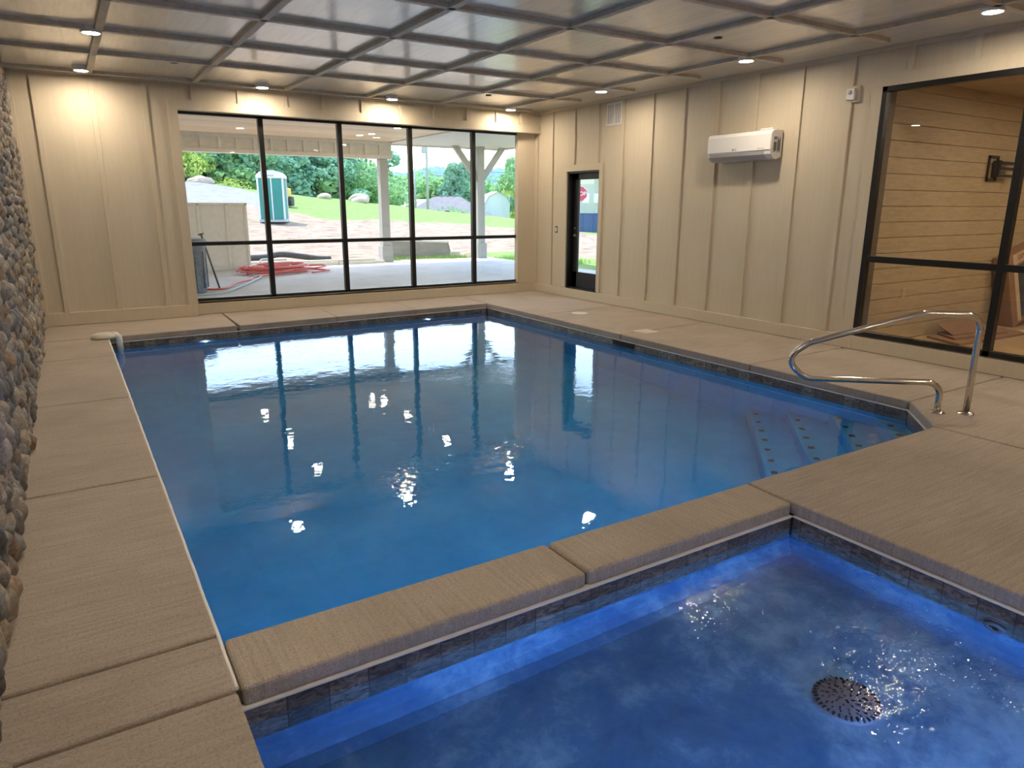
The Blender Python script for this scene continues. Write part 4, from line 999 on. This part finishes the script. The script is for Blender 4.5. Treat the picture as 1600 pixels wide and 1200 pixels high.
for i, (x, y, t, l) in enumerate([(52.9, 64.5, 6.5, 'tree seen through the door glass, left one'), (51, 60.0, 5.8, 'tree seen through the door glass behind the building'), (49, 55.5, 5.4, 'tree seen through the door glass, right one')]):
    tree(x, y, t+.6, 8, 'round', 'leaf_green', i+2, l, group='trees seen through the door')

# ------------------------------------------------------------------ houses, shed, poles
def gable(e, w, d_, h, rh, wm, rm, over=.3):
    b = MB(); b.box(-w/2, w/2, -d_/2, d_/2, -1, h); b.prism([(-w/2, h), (w/2, h), (0, h+rh)], -d_/2, d_/2, Matrix.Rotation(PI/2, 4, 'X')); b.build('walls', wm, e)
    b = MB()
    for s_ in (-1, 1):
        L = w/2+over; k = rh/(w/2)
        b.add([(0, -d_/2-over, h+rh+.05), (0, d_/2+over, h+rh+.05), (s_*L, d_/2+over, h-over*k+.05), (s_*L, -d_/2-over, h-over*k+.05),
               (0, -d_/2-over, h+rh+.2), (0, d_/2+over, h+rh+.2), (s_*L, d_/2+over, h-over*k+.2), (s_*L, -d_/2-over, h-over*k+.2)],
              [(0, 1, 2, 3), (4, 5, 6, 7), (0, 1, 5, 4), (1, 2, 6, 5), (2, 3, 7, 6), (3, 0, 4, 7)])
    b.build('roof', rm, e)
def hip(e, w, d_, h, rh, wm, rm, rl):
    b = MB(); b.box(-w/2, w/2, -d_/2, d_/2, -1.5, h); b.build('walls', wm, e)
    a, c = w/2+.4, d_/2+.4; b = MB(); b.add([(-a, -c, h), (a, -c, h), (a, c, h), (-a, c, h), (-rl, 0, h+rh), (rl, 0, h+rh)], [(0, 1, 5, 4), (2, 3, 4, 5), (1, 2, 5), (3, 0, 4), (0, 3, 2, 1)]); b.build('roof', rm, e)
H = 'houses beyond the field'
e = empty('house', (38.3, 92, .6), 'white house with a pale gable roof left of the porch post', 'house', H, rz=math.radians(-15)); gable(e, 4.5, 7, 1.5, 1.5, 'house_white', 'roof_white')
b = MB(); b.box(-.5, .5, -3.56, -3.5, .2, 1.3); b.build('window', 'house_window', e)
e = empty('house', (37.3, 104, 1.4), 'house with a tan shingle roof among the trees left of the white house', 'house', H, rz=math.radians(75)); gable(e, 5, 5.5, 1.4, 2.0, 'barn_siding', 'house_roof_tan')
e = empty('house', (44.5, 98, -.4), 'long low house with a pale roof between the porch post and the grey roof', 'house', H, rz=math.radians(60)); gable(e, 5, 9, 1.6, 1.0, 'house_white', 'house_roof_tan')
e = empty('house', (42.0, 79, -1.0), 'large house with a broad grey hip roof behind the utility pole', 'house', H, rz=math.radians(-28)); hip(e, 11.5, 9, .9, 2.7, 'house_white', 'shingle_grey', 1.6)
b = MB()
for k in range(5): b.box(-1.6+k*.8-.12, -1.6+k*.8+.12, -.1, .1, 3.55, 3.75)
b.build('roof_vent', 'house_roof_tan', e)
sh = empty('storage_shed', (47.3, 76.6, .25), 'white barn shaped storage shed in the field', 'shed', rz=math.radians(-18))
gp = [(-1.55, -.4), (1.55, -.4), (1.55, 1.5), (1.05, 2.35), (0, 2.85), (-1.05, 2.35), (-1.55, 1.5)]
b = MB(); b.prism(gp, -2.0, 2.0, Matrix.Rotation(PI/2, 4, 'X')); b.build('walls', 'shed_siding', sh)
b = MB(); rp = [(1.70, 1.42), (1.12, 2.42), (0, 2.95), (-1.12, 2.42), (-1.70, 1.42), (-1.62, 1.36), (-1.05, 2.34), (0, 2.84), (1.05, 2.34), (1.62, 1.36)]
n_ = 5; vs = []
for y in (-2.12, 2.12): vs += [(x, y, z) for x, z in rp]
fs = [(i, i+1, 10+i+1, 10+i) for i in range(9)]+[(9, 0, 10, 19)]+[(i, i+1, 8-i, 9-i) for i in range(4)]+[(10+i, 11+i, 18-i, 19-i) for i in range(4)]
b.add(vs, fs); b.build('roof', 'shed_roof', sh)
b = MB(); b.tube(arc((-1.56, -1.6, .9), .28, 0, 2*PI, 16, (0, 1, 0), (0, 0, 1)), .05, 6); b.build('wall_ring', 'rubber_black', sh)
def upole(x, y, top, label, r=.14, arms=True):
    z = gz(x, y)-.3; e = empty('utility_pole', (x, y, z), label, 'utility pole', 'utility poles'); b = MB(); b.cyl((0, 0, 0), (0, 0, top-z), r, 10, r*.75); b.build('pole', 'pole_wood', e)
    if arms:
        b = MB(); b.box(-.8, .8, -.06, .06, top-z-.9, top-z-.78); b.box(-.5, .5, -.05, .05, top-z-2.3, top-z-2.2); b.build('crossarm', 'pole_wood', e)
        b = MB(); b.lathe([(.18, 0), (.2, .1), (.2, .6), (.18, .7)], 12, Matrix.Translation((-.3, 0, top-z-2.9))); b.build('transformer', 'ac_grey', e)
upole(31.3, 62.1, 9.2, 'tall pale utility pole with crossarms in front of the large grey roof')
upole(32.3, 67.1, 5.2, 'dark utility pole just right of the middle mullion', .11, False)
upole(42.5, 104, 8.5, 'thin utility pole far behind the houses, right of the post', .10, False)
upole(49.0, 66.0, 4.2, 'thin pale pole right of the shed', .07, False)
upole(35.6, 60.5, 2.6, 'short white pole in front of the shrub and tyres', .07, False)
wr_ = MB()
def wire(p0, p1, sag):
    P = []
    for k in range(17): t = k/16; q = Vector(p0).lerp(Vector(p1), t); q.z -= sag*4*t*(1-t); P.append(q)
    wr_.tube(P, .025, 4)
for dz, s_ in ((8.3, 1.2), (8.25, 1.5), (6.8, 1.2)):
    wire((31.3+(.7 if s_ > 1.3 else -.7), 62.1, dz), (88, 78, dz+1), s_); wire((31.3+(.7 if s_ > 1.3 else -.7), 62.1, dz), (-25, 64, dz+3), s_)
wire((31.3, 62.1, 5.2), (88, 60, 5.5), 1.0); wire((31.3, 62.1, 4.4), (88, 66, 3.6), .6); wire((31.3, 62.1, 4.9), (-20, 80, 6.0), 1.2)
tag(wr_.build('power_lines', 'wire_dark'), 'thin overhead power lines strung from the tall utility pole', 'power lines', kind='stuff')
for (x, y), l in [((35.2, 65.8), 'dark tyre lying in the yard, left one'), ((36.9, 65.6), 'dark tyre standing in the yard, right one')]:
    b = MB(); b.tube(arc((0, 0, 0), .42, 0, 2*PI, 20), .2, 10); tag(b.build('tyre', 'rubber_black', None, loc=(x, y, gz(x, y)+.5), rotz=-.5), l, 'tyre', 'tyres in the yard')
# seen through the door
e = empty('barn', (31.0, 36.5, .3), 'pale green building seen through the door glass', 'building', rz=math.radians(-45)); gable(e, 5.0, 6, 2.0, 1.5, 'barn_siding', 'shed_siding')
b = MB()
for k in range(7): b.box(-2.3+k*.7, -1.9+k*.7, -3.03, -3.0, 1.45, 2.0)
b.build('siding_trim', 'shed_siding', e)
e = empty('stop_sign', (22.45, 26.6, gz(22.4, 26.6)), 'red stop sign seen through the door glass', 'sign', rz=math.radians(-40))
b = MB(); b.cyl((0, 0, -.2), (0, 0, 2.2), .03, 8); b.build('sign_post', 'ac_grey', e)
oc = [(.36*math.cos(PI/8+k*PI/4), .36*math.sin(PI/8+k*PI/4)) for k in range(8)]; Mo = Matrix.Translation((0, 0, 2.0)) @ Matrix.Rotation(PI/2, 4, 'X')
b = MB(); b.prism([(x*1.06, y*1.06) for x, y in oc], .03, .036, Mo); b.build('border', 'sign_white', e)
b = MB(); b.prism(oc, .036, .042, Mo); b.build('panel', 'sign_red', e)
text_mesh('lettering', 'STOP', .26, 'sign_white', e, Matrix.Translation((0, -.045, 2.0)) @ Matrix.Rotation(PI/2, 4, 'X'))
e = empty('dumpster', (25.4, 29.6, gz(25.4, 29.6)), 'blue dumpster in front of the building through the door', 'dumpster', rz=math.radians(-42))
b = MB(); b.prism([(-1.6, 0), (1.6, 0), (1.7, .95), (-1.7, .95)], -.6, .6, Matrix.Rotation(PI/2, 4, 'X')); b.build('bin', 'dumpster_blue', e)
b = MB()
for k in range(6): b.box(-1.4+k*.52, -1.32+k*.52, -.66, -.6, .05, .9)
b.build('ribs', 'dumpster_blue', e); b = MB(); b.box(-1.75, 1.75, -.65, .65, .95, 1.0); b.build('rim', 'dumpster_blue', e)
